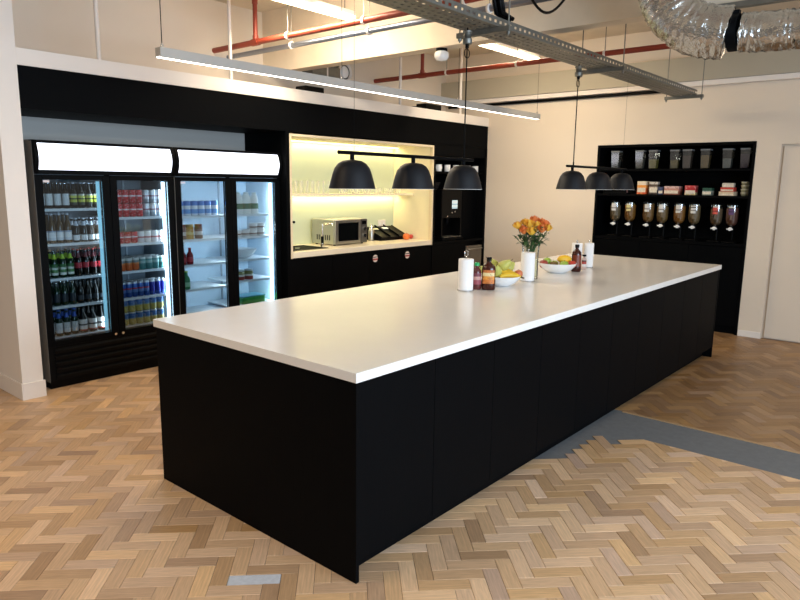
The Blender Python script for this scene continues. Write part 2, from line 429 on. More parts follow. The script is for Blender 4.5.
# coffee machine
t = thing('coffee_machine', 'black bean-to-cup coffee machine with small lit screen', 'coffee machine', (5.56, 3.86, .901))
m = MB(); m.box(-.23, .23, -.10, .26, 0, .68, bev=.01); m.box(-.23, .23, -.27, -.1005, .30, .68, bev=.012); m.box(-.23, -.205, -.27, -.1005, .05, .299); m.box(.205, .23, -.27, -.1005, .05, .299)
m.build('body', BLACKP, t)
o = B(-.235, .235, -.30, -.101, 0, .045, bev=.006).build('drip_tray', BLACKM, t); B(-.2, .2, -.297, -.12, .0455, .05, bev=.001).build('drip_grid', STEEL, o)
SCR = banded('coffee_screen', [(0, (150, 178, 190)), (.2, (206, 226, 232)), (.45, (120, 150, 168)), (.6, (210, 228, 234))], .3)
s = MATS['coffee_screen']; pb = s.node_tree.nodes['Principled BSDF']; pb.inputs['Emission Color'].default_value = (.6, .75, .8, 1); pb.inputs['Emission Strength'].default_value = .5
B(.0, .125, -.275, -.2705, .425, .54, bev=.002).build('screen', SCR, t)
for i, (bx, bz) in enumerate([(.0, .375), (.07, .385), (-.1, .325)]):
    MB().cyl(.010, 0, .006, 14, M=Matrix.Translation((bx, -.2702, bz)) @ Matrix.Rotation(PI/2, 4, 'X')).build('button', CHROME, t)
m = MB(); m.cyl(.025, .24, .299, 14, .0, -.19); m.cyl(.008, .215, .24, 10, -.01, -.19); m.cyl(.008, .215, .24, 10, .012, -.19); m.build('spout', BLACKM, t)
m = MB(); m.lathe([(.12, .681), (.16, .78), None, (.0001, .781)], 20, -.06, .08); m.build('bean_hopper', mat('smoked_plastic', (46, 42, 40), .2), t)
# mugs
def mug():
    t = thing('mug', 'white mug on the shelf above the coffee machine', 'mug', group='mugs above the coffee machine')
    MB().lathe([(.0001, 0), (.036, 0), (.041, .006), (.042, .088), None, (.042, .09), (.038, .09), None, (.037, .01), (.0001, .008)], 18).build('body', CERAM, t)
    MB().tube([(.040, 0, .07), (.058, 0, .074), (.068, 0, .055), (.064, 0, .032), (.040, 0, .022)], .006, 8).build('handle', CERAM, t)
    return t
mg = mug()
for i, x in enumerate([5.165, 5.31, 5.50, 5.70, 5.86, 5.98, 6.17]):
    place(mg, USED, (x, 3.64, 1.821), R.uniform(-.6, .6))

# ------------------------------------------------------------------ niche contents
def edge_glint(name, c, f):  # bright outlines of clear glass put into white colour at glancing angles
    m, nt, b = nodes(name); b.inputs['Base Color'].default_value = (*L(c), 1); b.inputs['Roughness'].default_value = .15
    tr = nt.nodes.new('ShaderNodeBsdfTransparent'); mx = nt.nodes.new('ShaderNodeMixShader')
    lw = nt.nodes.new('ShaderNodeLayerWeight'); lw.inputs[0].default_value = f
    nt.links.new(lw.outputs['Facing'], mx.inputs[0]); nt.links.new(tr.outputs[0], mx.inputs[1]); nt.links.new(b.outputs[0], mx.inputs[2])
    nt.links.new(mx.outputs[0], nt.nodes['Material Output'].inputs['Surface']); return m
TUMB = edge_glint('clear_glass', (250, 250, 240), .35); MATS['clear_glass'] = TUMB


def tumbler():
    t = tag(MB().lathe([(.0001, 0), (.030, 0), (.031, .004), (.037, .145)], 16).build('drinking_glass', TUMB),
            'tall clear tumbler on the niche shelf', 'glass', 'tall tumblers on the niche shelf'); return t
tb = tumbler()
for i in range(8):
    place(tb, USED, (2.95+i*.082, 3.90+R.uniform(-.01, .01), 1.531))
for i in range(6): place(tb, USED, (3.0+i*.084, 3.99, 1.531))
cp = thing('glass_cup', 'low clear cup on the right half of the niche shelf', 'glass', group='low cups on the niche shelf')
MB().lathe([(.0001, 0), (.024, 0), (.034, .03), (.037, .065)], 16).build('bowl', glass('clear_glass'), cp)
MB().tube([(.034, 0, .052), (.052, 0, .052), (.052, 0, .028), (.031, 0, .024)], .004, 6).build('handle', glass('clear_glass'), cp)
for i in range(11): place(cp, USED, (3.78+i*.1, 3.90+.05*(i % 2), 1.531), R.uniform(-.5, .5))
# microwave
t = thing('microwave', 'stainless microwave oven standing in the lit niche', 'microwave', (3.78, 3.95, .936))
B(-.27, .27, -.18, .19, .012, .30, bev=.004).build('body', STEEL, t)
d = B(-.265, .155, -.203, -.1805, .016, .296, bev=.004).build('door', STEEL, t)
B(-.215, .115, -.2065, -.2035, .05, .262, bev=.001).build('window', mat('black_glass', (8, 9, 10), .08), d)
B(.157, .268, -.203, -.1805, .016, .296, bev=.004).build('control_panel', mat('dark_steel', (108, 106, 102), .35, .8), t)
B(.175, .25, -.206, -.2035, .235, .275).build('display', mat('black_glass', (8, 9, 10), .08), t)
for z in (.18, .10): MB().cyl(.022, 0, .018, 18, M=Matrix.Translation((.212, -.2035, z)) @ Matrix.Rotation(PI/2, 4, 'X')).build('dial', CHROME, t)
for i in range(7): B(-.2735, -.2705, -.12+i*.035, -.105+i*.035, .06, .12).build('vent_slot', DARKIN, t)
for x in (-.23, .23):
    for y in (-.15, .15): MB().cyl(.014, 0, .0115, 10, x, y).build('foot', BLACKP, t)
# sink and tap
t = thing('sink', 'dark inset sink at the end of the niche worktop', 'sink', (3.02, 3.84, .936))
m = MB(); m.box(-.27, .27, -.215, -.18, 0, .006, bev=.002); m.box(-.27, .27, .18, .215, 0, .006, bev=.002); m.box(-.27, -.235, -.179, .179, 0, .006, bev=.002); m.box(.235, .27, -.179, .179, 0, .006, bev=.002)
m.build('rim', BLACKP, t); B(-.2345, .2345, -.1785, .1785, 0, .0015).build('basin', mat('sink_black', (6, 6, 7), .6, spec=.05), t); MB().cyl(.03, .0016, .003, 18).build('drain', CHROME, t)
t = thing('tap', 'chrome mixer tap in front of the microwave', 'tap', (3.34, 3.78, .936))
m = MB(); m.cyl(.022, 0, .04, 16); m.tube([(0, 0, .04), (0, 0, .262)], .014, 12); m.tube([(0, 0, .25), (.02, -.03, .262), (.06, -.10, .262), (.066, -.11, .245)], .009, 8); m.build('spout', CHROME, t)
MB().cyl(.017, .045, .12, 14).build('grip', BLACKP, t)
m = MB(); m.tube([(.015, 0, .235), (.05, .0, .24), (.085, 0, .245)], .006, 8); m.build('lever', CHROME, t)
tag(MB().ball((2.80, 4.06, .958), .03, .022, .022).build('sponge_pad', mat('yellow_sponge', (226, 196, 84), .9, bump=.2)), 'small yellow sponge behind the dark sink', 'sponge')
t = thing('steel_flask', 'small steel flask beside the microwave', 'flask', (4.36, 3.97, .936))
MB().lathe([(.0001, 0), (.036, 0), (.037, .004), (.037, .13), (.024, .155), None, (.0001, .156)], 18).build('body', STEEL, t)
MB().lathe([(.022, .156), (.022, .18), (.013, .19), None, (.0001, .19)], 14).build('lid', CHROME, t); MB().ball((0, 0, .2), .012).build('knob', CHROME, t)
t = thing('steel_canister', 'low steel canister next to the flask', 'canister', (4.275, 4.04, .936))
MB().lathe([(.0001, 0), (.04, 0), (.04, .12), None, (.0001, .12)], 18).build('body', STEEL, t); MB().lathe([(.041, .1205), (.041, .14), None, (.0001, .142)], 18).build('lid', BLACKM, t)
# black sloping tray rack
t = thing('serving_rack', 'black sloping rack on the niche worktop', 'rack', (4.68, 3.98, .936))
m = MB()
for a, b in ((-.26, -.248), (.248, .26)): MB().prism([(-.13, 0), (.15, 0), (.15, .17), (-.13, .05)], a, b, 'x').build('side_panel', BLACKP, t)
MB().prism([(-.129, 0), (.149, 0), (.149, .148), (-.129, .028)], -.247, .247, 'x').build('base', BLACKP, t)
m = MB(); m.prism([(-.128, .03), (.148, .15), (.148, .162), (-.128, .042)], -.247, .247, 'x'); m.build('sloping_tray', BLACKP, t)
for x in (-.085, .085): m = MB(); m.prism([(-.128, .0425), (.148, .1625), (.148, .185), (-.128, .065)], x-.004, x+.004, 'x'); m.build('divider', BLACKP, t)
SL = math.atan2(.12, .276)
def onrack(x, y): return (4.68+x, 3.98+y, .936+.0425+(y+.128)*.12/.276+.006)
for i, (x, y, c) in enumerate([(-.17, .06, 'steel'), (.03, .07, 'white')]):
    tt = tag(MB().box(-.05, .05, -.02, .02, 0, .012, bev=.003, M=Matrix.Rotation(SL, 4, 'X')).build('sachet', STEEL if c == 'steel' else PAPER), 'small '+('silver' if c == 'steel' else 'white')+' sachet lying on the black rack', 'sachet'); tt.location = onrack(x, y)
# fruits in front of the rack
def apple(name, c, label, r, loc, group=None):
    t = thing(name, label, 'fruit', loc, R.uniform(0, 6), group)
    pr = [(.0001, .16), (.25, .05), (.6, .03), (.9, .35), (1, .85), (.9, 1.35), (.6, 1.66), (.3, 1.72), (.08, 1.6), (.0001, 1.55)]
    MB().lathe([(a*r, b*r) for a, b in pr], 18).build('flesh', c, t)
    MB().tube([(0, 0, 1.55*r), (.05*r, 0, 1.75*r), (.15*r, 0, 1.95*r)], .05*r, 6).build('stem', mat('fruit_stem', (88, 62, 38), .8), t)
    return t
ORANGE = mat('orange_skin', (232, 120, 52), .5, var=.1, bump=.15, bscale=150); REDA = mat('red_apple', (186, 58, 46), .35, var=.3, scale=(40, 40, 8))
apple('orange', ORANGE, 'orange fruit in front of the black rack', .046, (4.84, 3.79, .936))
apple('apple', REDA, 'red apple at the end of the black rack', .033, (4.99, 3.84, .936))
# wall socket and hook
t = thing('wall_socket', 'white double socket on the green splashback', 'socket', (4.79, 4.184, 1.13))
B(-.075, .075, -.008, 0, -.045, .045, bev=.003).build('plate', WHITE, t)
for x in (-.037, .037): B(x-.016, x+.016, -.0095, -.0082, -.02, .012).build('outlet', PAPER, t)
t = tag(MB().cyl(.014, 0, .02, 14, M=Matrix.Translation((3.26, 4.184, 1.2)) @ Matrix.Rotation(PI/2, 4, 'X')).build('coat_hook', BLACKP), 'small black knob on the green splashback', 'knob')

# ================================================================== FRIDGES
LEDW = mat('fridge_led', (255, 255, 255), .5, emit=7, ecol=(214, 240, 255))
LEDC = mat('fridge_led_dim', (170, 215, 230), .5, emit=.9, ecol=(150, 215, 240))
SIGN = mat('lit_sign', (250, 250, 255), .4, emit=2.6, ecol=(236, 240, 255))
SHELF = mat('shelf_white', (226, 232, 236), .4)
PANE = glass('door_glass', (232, 240, 244), .1)
FSIDE = mat('fridge_side_grey', (120, 118, 114), .5)
SLAT = mat('grille_black', (9, 9, 10), .5, spec=.1)
def fridge(x0, x1, liner, label, shelves, bars):
    cx = (x0+x1)/2; t = thing('drinks_fridge', label, 'fridge', (cx, 3.62, 0), 0, None); h = (x1-x0)/2-.003
    m = MB(); m.box(-h, -h+.035, .05, .56, .06, 1.70); m.box(h-.035, h, .05, .56, .06, 1.70); m.box(-h+.035, h-.035, .525, .56, .06, 1.70); m.box(-h+.035, h-.035, .05, .525, .06, .385); m.box(-h, h, .05, .56, 1.70, 1.95); m.box(-h-.0025, -h-.0005, .003, .56, .06, 1.94)
    m.build('cabinet', FSIDE, t)
    m = MB(); m.box(-h+.0355, h-.0355, .515, .5245, .386, 1.699); m.box(-h+.0355, -h+.04, .06, .514, .386, 1.699); m.box(h-.04, h-.0355, .06, .514, .386, 1.699); m.box(-h+.041, h-.041, .06, .514, 1.69, 1.699); m.box(-h+.041, h-.041, .06, .514, .3855, .392)
    m.build('liner', liner, t)
    B(-.02, .02, .05, .10, .386, 1.70).build('mullion', BLACKM, t)
    # sign box with a gently bowed lit face
    n = 8; poly = [(-.005-.03*math.sin(PI*i/n), 1.728+.198*i/n) for i in range(n+1)]
    m = MB(); m.prism(poly+[(.045, 1.926), (.045, 1.728)], -h+.03, h-.03, 'x'); m.build('lit_sign', SIGN, t)
    poly2 = [(-.008-.034*math.sin(PI*i/n), 1.702+.246*i/n) for i in range(n+1)]
    for s in (-1, 1):
        m = MB(); a, b = (-h, -h+.029) if s < 0 else (h-.029, h); m.prism(poly2+[(.049, 1.948), (.049, 1.702)], a, b, 'x'); m.build('sign_end', BLACKM, t)
    m = MB(); m.box(-h+.0295, h-.0295, -.012, .049, 1.9265, 1.948); m.box(-h+.0295, h-.0295, -.012, .049, 1.7015, 1.7275); m.box(-h, h, -.012, .049, 1.695, 1.7013); m.build('sign_trim', BLACKM, t)
    for s in (0, 1):
        a, b = (-h, -.002) if s == 0 else (.002, h); fw2 = .058
        m = MB(); m.box(a, a+fw2, 0, .045, .345, 1.69, bev=.003); m.box(b-fw2, b, 0, .045, .345, 1.69, bev=.003)
        m.box(a+fw2, b-fw2, 0, .045, .345, .392, bev=.003); m.box(a+fw2, b-fw2, 0, .045, 1.655, 1.69, bev=.003)
        d = m.build('door', BLACKM, t)
        B(a+fw2+.0005, b-fw2-.0005, .018, .024, .3925, 1.6545).build('pane', PANE, d)
        MB().cyl(.011, 0, .006, 14, M=Matrix.Translation(((b-.03) if s == 0 else (a+.03), -.0002, .37)) @ Matrix.Rotation(PI/2, 4, 'X')).build('lock', CHROME, d)
        if s == 0: B(a+fw2+.008, a+fw2+.055, .0155, .0175, 1.632, 1.650).build('sticker', mat('pale_sticker', (226, 214, 214), .5), d)
        for z in shelves[s]:
            sh = MB(); sh.box((a+.042) if s == 0 else .022, -.022 if s == 0 else (b-.042), .075, .09, z-.022, z-.001, bev=.002)
            sh.box((a+.042) if s == 0 else .022, -.022 if s == 0 else (b-.042), .0905, .50, z-.008, z-.001)
            sh.build('shelf', SHELF, t)
        bx = {0: -.072, 1: h-.072}[s]
        if bars[s]: B(bx-.013, bx+.013, .062, .0735, .40, 1.645).build('light_bar', LEDW if bars[s] == 1 else LEDC, t)
        for xx in ((a+.20), (a+.36)): B(xx, xx+.016, .505, .5145, .40, 1.68).build('shelf_standard', mat('standard_grey', (150, 160, 168), .4, .4), t)
    B(-h, h, .012, .0495, .06, .343).build('grille_backing', SLAT, t)
    for i in range(5):
        z = .085+i*.052; m = MB(); m.prism([(.0115, z), (-.006, z-.004), (-.010, z+.020), (.0115, z+.034)], -h+.05, h-.05, 'x'); m.build('grille_slat', SLAT, t)
    B(-h+.01, h-.01, .03, .55, 0, .0595).build('plinth', BLACKP, t)
    return t
SH1 = [[1.43, 1.155, .878, .652, .402], [1.347, 1.12, .882, .648, .402]]
SH2 = [[1.338, 1.122, .886, .652, .402], [1.338, 1.116, .888, .677, .43]]
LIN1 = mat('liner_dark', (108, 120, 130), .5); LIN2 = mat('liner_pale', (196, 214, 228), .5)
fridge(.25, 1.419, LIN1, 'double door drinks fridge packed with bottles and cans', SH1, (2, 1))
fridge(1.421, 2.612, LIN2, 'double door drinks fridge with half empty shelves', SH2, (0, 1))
for x, pw, dx in ((.745, 1.3, -.45), (1.335, 3.6, 0), (1.965, 5.6, -.45), (2.53, 5.2, 0)):
    o = area('fridge_light', (x, 3.70, 1.02), (dx, .8, 0), .02, 1.2, pw, (.80, .92, 1.0))
    k = -dx/.9178; q = math.sqrt(1-k*k)
    o.rotation_euler = Matrix(((q, 0, k), (k, 0, -q), (0, 1, 0))).to_euler()
# ------------------------------------------------------------------ bottles and cans
def bottle(name, label, glassm, h=.225, r=.0258, lab=None, labz=(.25, .55), neck=None, cap=None, cat='bottle'):
    t = thing(name, label, cat)
    MB().lathe([(.0001, 0), (r*.9, 0), (r, .006), (r, h*.56), (r*.8, h*.66), (r*.47, h*.76), (r*.42, h*.95), None, (.0001, h*.95)], 14).build('body', glassm, t)
    if lab: MB().lathe([(r*1.03, h*labz[0]), (r*1.03, h*labz[1])], 14).build('label', lab, t)
    if neck: MB().lathe([(r*.78, h*.685), (r*.51, h*.77), (r*.48, h*.86)], 12).build('neck_label', neck, t)
    MB().lathe([(r*.49, h*.945), (r*.5, h*.985), (r*.4, h), None, (.0001, h)], 12).build('cap', cap or CHROME, t)
    return t
def can(label, body, h=.115, r=.0305, top=None):
    t = thing('drinks_can', label, 'can')
    MB().lathe([(.0001, .001), (r*.8, 0), (r, .008), (r, h*.90), (r*.86, h*.975)], 16).build('body', body, t)
    MB().lathe([(r*.86, h*.976), (r*.87, h), (r*.8, h*.985), (r*.76, h*.97), (.0001, h*.97)], 16).build('lid', top or mat('can_lid', (196, 198, 200), .25, 1), t)
    return t
AMB = mat('amber_glass', (20, 11, 6), .12); GRN = mat('green_glass', (14, 44, 24), .12); DRK = mat('dark_glass', (14, 14, 14), .12); CLR = mat('golden_drink', (84, 60, 32), .15)
LW = mat('label_white', (220, 222, 222), .5, var=.2, scale=(40, 40, 40)); LY = banded('label_yellow', [(0, (30, 32, 24)), (.25, (190, 196, 70)), (.5, (50, 56, 30)), (.62, (200, 204, 90)), (.85, (180, 180, 170))], .5)
LBL = banded('label_bluewhite', [(0, (210, 218, 226)), (.3, (238, 238, 238)), (.85, (160, 170, 190))], .5); LSIL = mat('label_silver', (190, 198, 210), .35)
LGRN = banded('label_green', [(0, (225, 230, 222)), (.22, (90, 140, 80)), (.5, (220, 226, 214)), (.7, (60, 110, 60))], .5, noise=.5, noisecol=(40, 70, 40)); LIME = mat('neck_lime', (170, 206, 60), .5)
LRED = mat('label_red', (170, 40, 52), .5, var=.25, scale=(60, 60, 60)); LBLUE = mat('neck_blue', (50, 92, 190), .4); LWR = banded('label_whitered', [(0, (170, 46, 40)), (.12, (236, 232, 228)), (.45, (90, 80, 80)), (.6, (236, 232, 228))], .5)
LDK = mat('label_dark', (40, 48, 56), .4)
BT = [
 (1.43, [(4, bottle('beer_bottle', 'brown bottle with white label on the top shelf of the first fridge door', AMB, .205, lab=LW, labz=(.12, .56), cap=CHROME), 'white label bottles on the top fridge shelf'),
         (4, bottle('beer_bottle', 'dark bottle with yellow green label on the top fridge shelf', DRK, .205, lab=LY, labz=(.12, .55), cap=LSIL), 'yellow label bottles on the top fridge shelf')]),
 (1.155, [(4, bottle('clear_bottle', 'clear golden bottle with blue white label on the second fridge shelf', CLR, .235, .0275, lab=LBL, labz=(.1, .42), cap=LSIL), 'golden bottles on the second fridge shelf'),
          (4, bottle('silver_neck_bottle', 'brown bottle with silver foil neck on the second fridge shelf', AMB, .195, lab=LW, labz=(.08, .3), neck=LSIL, cap=LSIL), 'silver neck bottles on the second fridge shelf')]),
 (.878, [(4, bottle('green_bottle', 'green bottle with lime neck label on the third fridge shelf', GRN, .22, lab=LGRN, labz=(.1, .5), neck=LIME, cap=GRN), 'lime neck bottles on the third fridge shelf'),
         (4, bottle('red_label_bottle', 'dark bottle with red label on the third fridge shelf', DRK, .22, lab=LRED, labz=(.3, .5), neck=mat('neck_maroon', (90, 26, 34), .4), cap=LRED), 'red label bottles on the third fridge shelf')]),
 (.652, [(4, bottle('green_bottle', 'green bottle with dark label on the fourth fridge shelf', GRN, .19, lab=LDK, labz=(.15, .5), cap=CHROME), 'dark label green bottles on the fourth fridge shelf'),
         (4, bottle('dark_bottle', 'small black bottle on the fourth fridge shelf', DRK, .19, lab=LDK, labz=(.15, .35), cap=BLACKP), 'black bottles on the fourth fridge shelf')]),
 (.402, [(4, bottle('blue_neck_bottle', 'green bottle with blue neck and round white label on the bottom fridge shelf', GRN, .215, lab=LW, labz=(.12, .5), neck=LBLUE, cap=LBLUE), 'blue neck bottles on the bottom fridge shelf'),
         (3, bottle('wide_label_bottle', 'dark bottle with large white and red label on the bottom fridge shelf', DRK, .215, .033, lab=LWR, labz=(.08, .52), cap=BLACKP), 'white red label bottles on the bottom fridge shelf')]),
]
for z, rows in BT:
    x = .335
    for cnt, pr, g in rows:
        st = .0625 if cnt == 4 else .078
        if cnt == 3: x += .008
        for i in range(cnt):
            for dy in (0, .075): place(pr, USED, (x+(i)*st, 3.742+dy+R.uniform(-.004, .004), z), R.uniform(-.4, .4), pr['label'], g)
        x += cnt*st
SILV = (196, 200, 206)
RED = banded('can_red', [(0, (196, 24, 34)), (.42, (206, 40, 48)), (.5, (236, 220, 220)), (.6, (200, 26, 36))], .3, noise=.35, noisecol=(240, 200, 200), nscale=60)
SIL = banded('can_silver', [(0, (176, 182, 190)), (.3, (206, 210, 216)), (.5, (150, 60, 70)), (.58, (208, 212, 218))], .3, .5)
PNK = banded('can_white', [(0, (224, 216, 216)), (.4, (190, 110, 110)), (.55, (232, 228, 226))], .35)
ORG = banded('can_orange', [(0, (196, 96, 48)), (.5, (206, 124, 66)), (.62, (120, 124, 120)), (.8, (196, 196, 190))], .35)
TEA = banded('can_teal', [(0, (70, 124, 122)), (.5, (150, 176, 170)), (.7, (90, 140, 136)), (.85, (200, 204, 200))], .35)
BLS = banded('can_blue_silver', [(0, (40, 78, 150)), (.3, (90, 130, 186)), (.5, (170, 60, 80)), (.6, (46, 92, 170)), (.86, (190, 196, 204))], .3, .3)
BLU = banded('can_deep_blue', [(0, (56, 84, 160)), (.25, (36, 44, 150)), (.86, (190, 196, 204))], .3, .3)
YEL = banded('can_yellow_blue', [(0, (200, 184, 90)), (.48, (120, 150, 170)), (.56, (64, 112, 178)), (.9, (196, 200, 204))], .35, noise=.3, noisecol=(240, 236, 220), nscale=50)
cr = can('red drinks can stacked on the top shelf of the second fridge door', RED); cs = can('silver drinks can stacked on the top shelf of the second fridge door', SIL)
r2_ = can('red drinks can on the second shelf of the second fridge door', RED, .1); w2 = can('white and pink can on the second shelf of the second fridge door', PNK, .1)
o3 = can('orange can with silver top on the third shelf of the second fridge door', ORG, .112); t3 = can('teal can with silver top on the third shelf of the second fridge door', TEA, .112)
b4 = can('slim blue and silver can on the fourth shelf of the second fridge door', BLS, .138, .0265); d4 = can('slim deep blue can on the fourth shelf of the second fridge door', BLU, .138, .0265)
y5 = can('yellow and blue can stacked on the bottom shelf of the second fridge door', YEL, .116, .032)
def rowcans(z, seq, st, x0, deep, levels=1, h=.115):
    for i, c in enumerate(seq):
        for j in range(deep):
            for k in range(levels):
                if k and R.random() < .0: continue
                place(c, USED, (x0+i*st, 3.742+j*.07, z+k*(h+.0005)), R.uniform(-.5, .5), c['label'], c['label'].split(' on the')[0]+' group')
rowcans(1.347, [cr]*4+[cs]*3, .0625, .953, 2, 2)
rowcans(1.12, [r2_]*3+[w2]*4, .0625, .953, 2)
rowcans(.882, [o3]*3+[t3]*4, .0625, .953, 3)
rowcans(.648, [b4]*5+[d4]*3, .0545, .948, 2)
rowcans(.402, [y5]*6, .067, .953, 2, 2, .116)
# second fridge
BWC = banded('tub_blue', [(0, (222, 230, 240)), (.15, (110, 166, 226)), (.45, (232, 236, 240)), (.7, (70, 130, 210))], .4)
bc = can('blue and white can on the top shelf of the half empty fridge', BWC, .137, .0335)
for i in range(6): place(bc, USED, (1.535+i*.074, 3.745, 1.338), R.uniform(-.4, .4), bc['label'], 'blue cans in the half empty fridge')
def jar(label, c, lidc, h=.135, r=.038):
    t = thing('food_jar', label, 'jar')
    MB().lathe([(.0001, 0), (r*.94, 0), (r, .006), (r, h*.78), (r*.85, h*.85)], 16).build('body', c, t)
    MB().lathe([(r*.9, h*.85), (r*.92, h*.86), (r*.92, h), None, (.0001, h)], 16).build('lid', lidc, t)
    return t
BRN = banded('jar_brown', [(0, (120, 86, 66)), (.3, (214, 200, 190)), (.6, (120, 70, 60))], .3); GLD = banded('jar_gold', [(0, (198, 150, 56)), (.35, (222, 190, 110)), (.6, (190, 140, 50))], .3)
jb = jar('brown jar with dark lid in the half empty fridge', BRN, mat('lid_brown', (120, 60, 52), .4)); jg = jar('golden jar on the second shelf of the half empty fridge', GLD, mat('lid_gold', (196, 160, 84), .35, .6))
for j, x in ((jb, 1.55), (jg, 1.63), (jb, 1.725)):
    place(j, USED, (x, 3.75, 1.122), R.uniform(-1, 1), j['label'], 'jars on the second shelf of the half empty fridge')
sb = bottle('sauce_bottle', 'small dark red sauce bottle in the half empty fridge', mat('red_sauce', (120, 22, 30), .2), .155, .031, lab=LRED, labz=(.15, .45), cap=mat('cap_red', (170, 40, 40), .4))
for x in (1.545, 1.62): place(sb, USED, (x, 3.745, .886), 0, sb['label'], 'red sauce bottles in the half empty fridge')
bottle('green_water_bottle', 'green glass bottle alone on a shelf of the half empty fridge', mat('green_clear', (60, 128, 84), .1), .17, .034, lab=mat('label_mint', (150, 200, 160), .5), labz=(.15, .4), cap=LIME).location = (1.575, 3.75, .652)
mk = thing('milk_bottle', 'white plastic milk bottle with green label', 'bottle')
MB().lathe([(.0001, 0), (.042, 0), (.045, .008), (.045, .13), (.036, .175), (.024, .2), None, (.0001, .2)], 16).build('body', mat('milk_white', (244, 244, 240), .3), mk)
MB().lathe([(.0458, .05), (.0458, .105)], 16).build('label', mat('label_forest', (36, 104, 66), .5), mk); MB().lathe([(.025, .2), (.026, .215), None, (.0001, .216)], 14).build('cap', mat('cap_pale', (220, 226, 222), .4), mk)
for i in range(3): place(mk, USED, (2.188+i*.094, 3.752, 1.338), R.uniform(-.3, .3), mk['label'], 'milk bottles on the top shelf')
tubm = banded('tub_white', [(0, (232, 232, 230)), (.3, (120, 90, 80)), (.55, (236, 234, 232))], .4)
tub = thing('dairy_tub', 'small white tub with printed band in the half empty fridge', 'tub')
MB().lathe([(.0001, 0), (.034, 0), (.044, .056)], 16).build('cup', tubm, tub); MB().lathe([(.045, .056), (.046, .064), None, (.0001, .064)], 16).build('lid', mat('tub_lid', (226, 226, 224), .4), tub)
for x, z in ((2.165, 0), (2.26, 0), (2.355, 0), (2.45, 0), (2.36, .0645), (2.452, .0645)): place(tub, USED, (x, 3.75, 1.116+z), 0, tub['label'], 'white tubs on the second shelf')
def bowl(name, label, loc, r, h, thick=.005, c=CERAM):
    pr = [(.0001, 0), (r*.42, 0), (r*.46, h*.04), (r*.75, h*.34), (r*.95, h*.78), (r, h), None, (r-thick, h), None, (r*.93-thick, h*.78), (r*.74-thick, h*.38), (r*.4, h*.1), (.0001, h*.1)]
    o = MB().lathe(pr, 32).build(name, c); o.location = loc; return tag(o, label, 'bowl')
bowl('serving_bowl', 'white serving bowl on a shelf of the half empty fridge', (2.30, 3.875, .888), .155, .09)
jr = banded('jar_layers', [(0, (150, 60, 50)), (.4, (226, 220, 210)), (.62, (120, 120, 70))], .3)
jl = jar('layered pot with clear lid in the half empty fridge', jr, mat('lid_clear', (214, 220, 222), .2), .105, .046)
for i in range(2): place(jl, USED, (2.19+i*.105, 3.76, .677), 0, jl['label'], 'layered pots on the fourth shelf')
t = thing('salad_box', 'bright green food box at the bottom of the half empty fridge', 'box', (2.32, 3.80, .43))
B(-.14, .14, -.09, .09, 0, .06, bev=.008).build('tray', mat('box_green', (70, 190, 90), .4, var=.25, scale=(20, 20, 20)), t); B(-.145, .145, -.095, .095, .0605, .078, bev=.006).build('lid', banded('box_lid', [(0, (90, 200, 120)), (.5, (110, 190, 210))], .3), t)

# ================================================================== ISLAND
IL, IW, IH, IT = 5.058, 1.511, .92, .0415
t = thing('kitchen_island', 'long black island cabinet under a white worktop', 'island', (IL/2, IW/2, 0))
local(B(0, .019, 0, IW, 0, IH-IT-.001, bev=.001), t).build('end_panel', BLACK, t)
local(B(IL-.019, IL, 0, IW, 0, IH-IT-.001, bev=.001), t).build('end_panel', BLACK, t)
local(B(.0195, IL-.0195, .085, IW-.06, 0, .0995), t).build('plinth', BLACK, t)
local(B(.0195, IL-.0195, .0225, IW-.0225, .10, IH-IT-.001), t).build('carcass', BLACK, t)
dw = (IL-.04)/10
for side in (0, 1):
    for i in range(10):
        x0 = .02+i*dw; y0, y1 = (.003, .022) if side == 0 else (IW-.022, IW-.003)
        local(B(x0+.0015, x0+dw-.0015, y0, y1, .10, IH-IT-.008, bev=.0012), t).build('front_panel', BLACK, t)
tag(B(-.010, IL+.010, -.010, IW+.010, IH-IT, IH, bev=.002).build('island_worktop', QUARTZ), 'long white stone worktop of the black island', 'worktop')

# ------------------------------------------------------------------ things on the island
def roll(loc, hoop, label, r=.053):
    t = thing('paper_towel_roll', label, 'paper roll', (loc[0], loc[1], IH+.0005))
    MB().lathe([(.0001, 0), (r+.006, 0), (r+.006, .006), None, (.0001, .008)], 24).build('base', CHROME, t)
    MB().lathe([(.02, .0085), (r-.001, .0085), (r, .012), (r, .222), (r-.002, .226), None, (.02, .226), None, (.02, .0085)], 28).build('paper', PAPER, t)
    m = MB().tube([(0, 0, .008), (0, 0, .23), (0, 0, .245)], .005, 8)
    if hoop: m.tube([(0, -.001, .24), (-.018, 0, .25), (-.020, 0, .275), (0, 0, .288), (.020, 0, .275), (.018, 0, .25), (0, .001, .24)], .003, 6)
    else: m.ball((0, 0, .246), .008)
    m.build('rod', CHROME, t); return t
roll((1.985, .86), True, 'white paper towel roll with chrome loop beside the brown sauce bottles')
roll((2.715, .785), False, 'white paper towel roll in front of the flower vase')
roll((3.80, .90), False, 'white paper towel roll behind the dark syrup bottle', .047)
roll((3.89, .825), False, 'white paper towel roll at the end of the row past the fruit bowl', .042)
